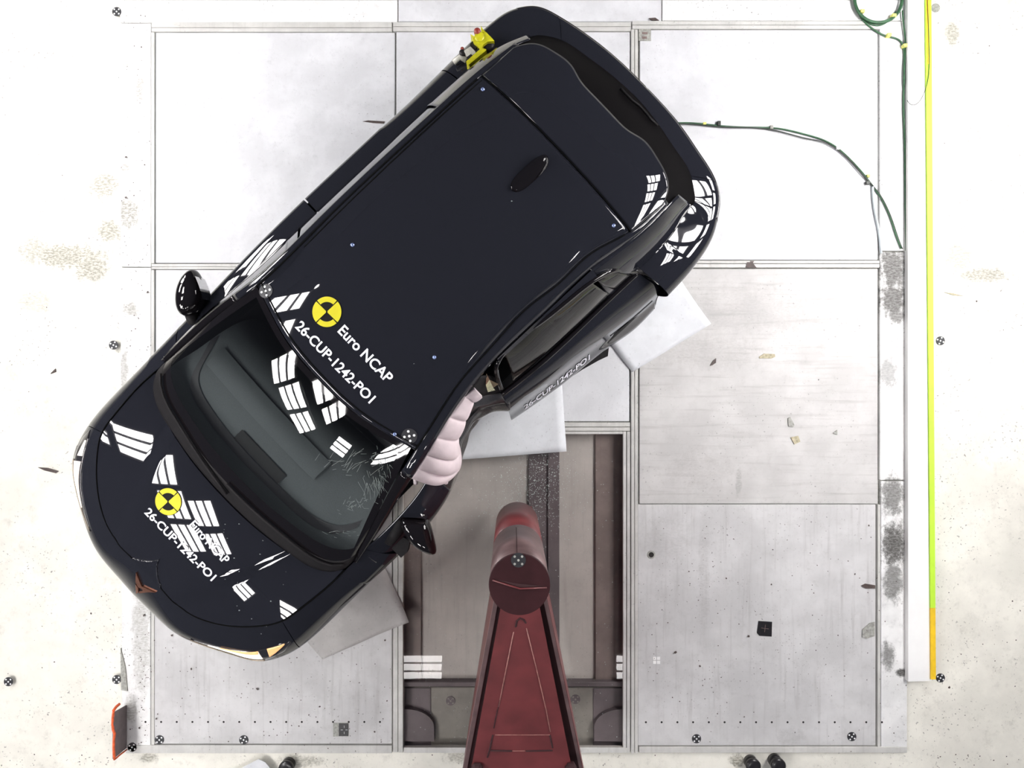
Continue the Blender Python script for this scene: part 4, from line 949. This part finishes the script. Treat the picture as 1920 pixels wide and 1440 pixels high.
for x, y in ((1613, 25), (1672, 33), (1663, 69), (1693, 89)):
    A = P(x - 4, y + 3) - cc.location; B = P(x + 4, y - 3) - cc.location; bm_obj('cable_tie', box_bm(A.x, B.x, A.y, B.y, .002, .034, .003, 1), 'tie_yellow', cc)
o = tube('loose_wire', wcurve([(1738, -20), (1740, 30), (1742, 90), (1742, 130), (1738, 158), (1730, 180), (1720, 194), (1712, 197), (1705, 194), (1701, 188)], 60, .052), .0022, 'cable_dark'); tag(o, 'thin dark wire looping off the white guide board', 'wire')
# square tags
t = empty('square_tag', P(1434, 1178, .001), -.12, 'black square tag with a thin cross on the lower right panel', 'tag')
mesh('tag_plate', [(-.055, .05, .003), (.048, .055, .003), (.058, -.055, .003), (-.035, -.06, .003), (-.055, -.042, .003), (-.055, .05, 0), (.048, .055, 0), (.058, -.055, 0), (-.035, -.06, 0), (-.055, -.042, 0)],
     [[4, 3, 2, 1, 0]] + [[i, (i + 1) % 5, (i + 1) % 5 + 5, i + 5] for i in range(5)], 'cap_black', t)
bm_obj('cross_line', box_bm(-.028, .028, -.0012, .0012, .003, .004), 'tag_brown', t); bm_obj('cross_line', box_bm(-.0012, .0012, -.028, .028, .003, .0041), 'tag_brown', t)
t = empty('square_tag', P(640, 1368, .001), .0, 'small black square tag with a white cross in a grey recess', 'tag')
bm_obj('recess_plate', box_bm(-.062, .055, -.052, .052, 0, .001), 'tag_grey', t); bm_obj('tag_plate', box_bm(-.018, .052, -.046, .048, .001, .004), 'cap_black', t)
for dx, dy in ((-.002, .0), (.034, 0)): bm_obj('cross_line', box_bm(dx - .007 + .006, dx + .009 + .006, -.001, .001, .004, .005), 'dot_white', t)
for dy in (.026, -.02): bm_obj('cross_line', box_bm(.022, .024, dy - .010, dy + .006, .004, .005), 'dot_white', t)
t = empty('square_tag', P(1209, 66, .001), 0, 'small brown square tag at the top joint behind the car', 'tag')
bm_obj('tag_plate', box_bm(-.046, .046, -.044, .044, 0, .004, .001, 1), 'tag_grey', t); bm_obj('tag_mark', box_bm(-.022, .014, -.03, -.012, .004, .005), 'tag_brown', t); bm_obj('tag_mark', box_bm(-.022, .02, .006, .02, .004, .005), 'tag_brown', t)
t = empty('cross_mark', P(1231, 1238, .001), 0, 'faint white cross marks on the lower right panel', 'mark')
for dx in (-.015, .015):
    for dy in (-.015, .015): bm_obj('mark_square', box_bm(dx - .012, dx + .012, dy - .012, dy + .012, 0, .001), 'white_board', t)
# black caps along the bottom
for px, py, hz, lb in ((1414, 1437, .075, 'black capped post at the bottom right, the left one of two'), (1461, 1436, .085, 'black capped post at the bottom right, the right one of two'), (535, 1441, .07, 'black capped post at the bottom left beside the white sheet')):
    w_ = P(px, py + 2, hz + ZC); t = empty('capped_post', (w_.x, w_.y, ZC), 0, lb, 'post', 'black capped posts below the platform')
    bm_obj('post_body', lathe_bm([(.050, 0), (.050, hz - .03)], 28), 'cap_black', t, True)
    bm_obj('post_cap', lathe_bm([(.054, hz - .03), (.056, hz - .01), (.046, hz), (.02, hz - .004), (.005, hz - .004)], 28), 'cap_black', t, True)
pts = [P(430, 1450), P(470, 1428), P(488, 1419), P(500, 1424), P(508, 1433), P(516, 1450), P(470, 1480)]
tag(prism('white_cover', [(p.x, p.y) for p in pts], ZC + .05, ZC + .056, 'paper'), 'white rounded cover sheet at the bottom edge, left of the buttress', 'sheet')
# fragments
def frag(pts, mat, label, z0=.001, h=.006):
    q = [P(*p) for p in pts]; o = prism('fragment', [(p.x, p.y) for p in q], z0, z0 + h, mat); tag(o, label, 'fragment', 'loose fragments on the floor')
frag([(1423, 669), (1432, 663), (1452, 664), (1453, 669), (1446, 672), (1424, 672)], 'debris_tan', 'long tan fragment on the right panel')
frag([(1331, 686), (1337, 676), (1342, 672), (1342, 680), (1335, 685)], 'debris_dark', 'small dark sliver left of the long tan fragment')
frag([(1477, 784), (1481, 782), (1489, 797), (1486, 801), (1478, 799)], 'tag_grey', 'grey wedge fragment on the right panel')
frag([(1482, 820), (1496, 817), (1500, 828), (1489, 833)], 'debris_tan', 'pale square fragment below the grey wedge')
frag([(1561, 812), (1569, 806), (1569, 815)], 'tag_grey', 'tiny grey chip on the right panel')
frag([(67, 877), (85, 878), (106, 884), (101, 888), (80, 883)], 'debris_dark', 'brown splinter on the pale floor left of the bonnet', ZC + .001)
frag([(80, 590), (88, 589), (89, 592), (82, 594)] if 0 else [(92, 699), (100, 691), (101, 697), (91, 701)], 'debris_dark', 'dark chip on the floor near the left target', ZC + .001)
frag([(1846, 506), (1862, 499), (1868, 508), (1850, 512)] if 0 else [(1774, 547), (1790, 549), (1810, 554), (1792, 553)], 'debris_tan', 'tan splinter right of the yellow strip', ZC + .001)
frag([(1614, 1098), (1622, 1094), (1640, 1097), (1640, 1103), (1622, 1103)], 'debris_dark', 'dark scrap at the joint on the lower right panel')
frag([(1616, 1180), (1630, 1168), (1639, 1166), (1639, 1192), (1624, 1197), (1616, 1194)], 'tag_grey', 'grey torn patch at the joint on the lower right panel')
frag([(1195, 40), (1215, 35), (1236, 37), (1236, 41), (1222, 41)] if 0 else [(1216, 36), (1228, 35), (1235, 40), (1222, 40)], 'debris_dark', 'dark scrap above the top joint', .007)
frag([(1397, 502), (1400, 492), (1410, 492), (1418, 503)], 'debris_dark', 'dark stain plug on the joint right of the car', .007, .002)
frag([(1405, 490), (1413, 490), (1411, 493), (1407, 493)], 'debris_dark', 'tiny scrap on the joint right of the car', .009, .002)
frag([(680, 228), (690, 226), (722, 228), (720, 232), (700, 231)], 'debris_dark', 'dark smear of grit on the white panel above the car', .001, .002)
frag([(227, 1215), (236, 1250), (240, 1295), (228, 1293)], 'tag_grey', 'grey wedge scuff on the margin above the orange board', ZC + .002, .030)
# scattered window glass (nobody could count it)
def shards(n, fn, name, label, zf=lambda x, y: .004, r0=.0025, r1=.007):
    V = []; F = []; rn = random.Random(hash(name) % 1000 if 0 else len(name) * 7)
    for k in range(n):
        px, py = fn(rn); w = P(px, py); r = rn.uniform(r0, r1); a_ = rn.uniform(0, 6.28); i = len(V); z = zf(px, py)
        for q in range(3): V.append((w.x + r * math.cos(a_ + q * 2.1 + rn.uniform(-.4, .4)), w.y + r * math.sin(a_ + q * 2.1), z + rn.uniform(0, r * .6)))
        V.append((w.x, w.y, z + r * rn.uniform(.3, 1.0)))
        F += [[i, i + 1, i + 3], [i + 1, i + 2, i + 3], [i + 2, i, i + 3]]
    return tag(mesh(name, V, F, 'shard'), label, 'glass', kind='stuff')
def near(rn):
    a_ = rn.random()
    if a_ < .55: return (rn.gauss(1010, 38), rn.gauss(905, 42))
    if a_ < .8: return (rn.gauss(960, 55), rn.gauss(950, 40))
    return (rn.uniform(765, 1160), rn.uniform(860, 1390))
shards(1500, near, 'broken_glass', 'broken window glass scattered around the foot of the pole', r0=.0018, r1=.0052)
shards(260, lambda rn: (rn.uniform(620, 1330), rn.uniform(880, 1400)), 'broken_glass_crumbs', 'sparse glass crumbs strewn over the lower panels', lambda x, y: .010, .0015, .0035)
# grit on the panels
def grit(n, fn, name, label, zf):
    V = []; F = []; rn = random.Random(len(name) * 13)
    for k in range(n):
        px, py = fn(rn); w = P(px, py); r = rn.uniform(.0025, .006) * (2.0 if rn.random() < .06 else 1); i = len(V); z = zf(px, py)
        for q in range(5): V.append((w.x + r * math.cos(q * 1.2566 + rn.uniform(-.3, .3)) * rn.uniform(.6, 1.2), w.y + r * math.sin(q * 1.2566) * rn.uniform(.6, 1.2), z + .001))
        F.append(list(range(i, i + 5)))
    return tag(mesh(name, V, F, 'debris_dark'), label, 'grit', kind='stuff')
def gf(rn):
    a_ = rn.random()
    if a_ < .40: return (rn.uniform(236, 735), rn.uniform(1180, 1408))
    if a_ < .72: return (rn.uniform(1200, 1700), rn.uniform(980, 1408))
    if a_ < .86: return (rn.gauss(272, 9), rn.uniform(1080, 1408))
    return (rn.uniform(228, 282), rn.uniform(20, 700))
grit(420, gf, 'floor_grit', 'fine dark grit strewn over the platform', lambda x, y: .006)
grit(130, lambda rn: (rn.choice((rn.uniform(0, 222), rn.uniform(1760, 1920), rn.uniform(280, 1900))), rn.choice((rn.uniform(0, 1400), rn.uniform(1000, 1400), rn.uniform(1416, 1439)))) , 'concrete_grit', 'specks of grit on the bare concrete', lambda x, y: ZC + .001 if (x < 225 or x > 1760 or y > 1413) else .007)

# ---- yellow trigger unit strapped to the car's rear right corner
tz = 1.0
tu = empty('trigger_unit', P(885, 95, 0), 0, 'yellow bracketed trigger unit with a red button on the car rear right corner', 'device')
def tl(px, py, z): w = P(px, py, z); return (w.x - tu.location.x, w.y - tu.location.y, z)
def tprism(name, pts, z0, z1, mat):
    return prism(name, [tl(x, y, z1)[:2] for x, y in pts], z0, z1, mat, tu)
tprism('yellow_shell', [(883, 65), (889, 69), (898, 67), (902, 60), (902, 51), (911, 60), (922, 71), (927, 77), (914, 78), (906, 84), (904, 90), (911, 92), (912, 94), (879, 121), (881, 125), (878, 124), (874, 115), (900, 92), (897, 86), (888, 79), (886, 72)], 1.02, 1.12, 'device_yellow')
tprism('yellow_spike', [(902, 60), (901.5, 48), (905, 54), (908, 60)], 1.06, 1.13, 'device_yellow'); tprism('yellow_spike', [(888, 70), (882, 64), (886, 66), (892, 69)], 1.06, 1.13, 'device_yellow')
w = tl(895, 60, 1.12); o = bm_obj('red_button', lathe_bm([(.019, 0), (.019, .02), (.014, .028), (.004, .030)], 20), 'device_red', tu, True); o.location = (w[0], w[1], 1.11)
w = tl(899, 70, 1.12); o = bm_obj('button_collar', lathe_bm([(.028, 0), (.028, .012), (.022, .016), (.004, .016)], 24), 'device_yellow', tu, True); o.location = (w[0], w[1], 1.115)
w = tl(916, 86, 1.08); o = bm_obj('black_knob', lathe_bm([(.034, 0), (.034, .05), (.028, .06), (.01, .06)], 24), 'device_black', tu, True); o.location = (w[0], w[1], 1.04)
tprism('white_block', [(870, 95), (882, 87), (893, 98), (880, 108)], 1.0, 1.09, 'device_white'); tprism('black_block', [(881, 82), (886, 77), (896, 87), (892, 91)], 1.0, 1.10, 'device_black')
tprism('black_slot', [(891, 95), (899, 89), (901, 93), (894, 99)], 1.0, 1.105, 'device_black'); tprism('black_slot', [(875, 107), (883, 101), (886, 104), (878, 111)], 1.0, 1.105, 'device_black')
w = tl(867, 100, 1.06); o = bm_obj('dark_dial', lathe_bm([(.018, 0), (.018, .05), (.012, .058), (.004, .058)], 20), 'device_black', tu, True); o.location = (w[0], w[1], 1.02)
w = tl(867, 93, 1.06); o = bm_obj('orange_cap', lathe_bm([(.011, 0), (.011, .04), (.006, .046)], 14), 'device_red', tu, True); o.location = (w[0], w[1], 1.03)
tube('clear_tube', [tl(850, 117, 1.04), tl(862, 107, 1.05), tl(874, 113, 1.05)], .016, 'device_white', tu, 10)
tprism('clamp_foot', [(864, 132), (876, 122), (882, 130), (870, 138)], 1.01, 1.04, 'device_black')
tprism('base_bracket', [(855, 122), (925, 78), (934, 90), (866, 135)], 1.005, 1.02, 'device_black')

# ================================================================= FLOOD LAMPS (above the frame, seen in reflections; low side rows added for brightness)
def lamp(loc, aim, roll=0, w=.58, h=.62, nb=3, label='white three-tube flood lamp hung above the test floor', group='flood lamps above the test floor'):
    t = empty('flood_lamp', loc, 0, label, 'lamp', group)
    d = (Vector(aim) - Vector(loc)).normalized(); t.rotation_euler = (d.to_track_quat('-Z', 'Y') @ Matrix.Rotation(roll, 4, 'Z').to_quaternion()).to_euler()
    if 'me' not in LC:
        a_ = bm_obj('lamp_housing', box_bm(-w / 2 - .03, w / 2 + .03, -h / 2 - .03, h / 2 + .03, .02, .10, .01, 1), 'steel_housing', t); LC['me'] = a_.data
        bw = h / nb; b_ = bm_obj('lamp_tube', box_bm(-w / 2, w / 2, -bw * .36, bw * .36, -.005, .018), 'tube_light', t); LC['tb'] = b_.data; b_.location = (0, -bw, 0)
        rest = (0, 1)
    else:
        link(bpy.data.objects.new('lamp_housing', LC['me']), t); rest = (-1, 0, 1)
    bw = h / nb
    for k in rest:
        o = bpy.data.objects.new('lamp_tube', LC['tb']); link(o, t); o.location = (0, bw * k, 0)
    return t
LC = {}
for y, z in ((2.9, 3.0), (2.1, 3.0), (1.4, 3.0), (1.35, 5.3), (.4, 5.3), (-.95, 3.9), (-1.7, 4.05), (-2.45, 4.1), (-2.05, 5.2), (-2.9, 5.4), (2.9, 2.2), (2.1, 2.2)):  # low ones at positive y are added to brighten the upper left floor
    lamp((-4.5, y, z), (-.8, y * .8, 0), 0)
for x, y, z in ((-4.1, -4.05, 5.0), (-2.55, -4.65, 5.0)): lamp((x, y, z), (-1.2, -1, .6), 0)
for y in (2.9, 2.15, 1.4, .65, -.1):
    for x, z in ((4.3, 2.6), (4.5, 3.7), (4.4, 4.9)):  # lowest row is added, to make the right floor brighter outwards
        if z > 3 or y > 1: lamp((x, y, z), (.8, y * .8, 0), 0)
for x in (-1.46, 2.02): lamp((x, -4.6, 5.0), (x, -4.0, 0), 0).scale = (1.1, .62, 1)
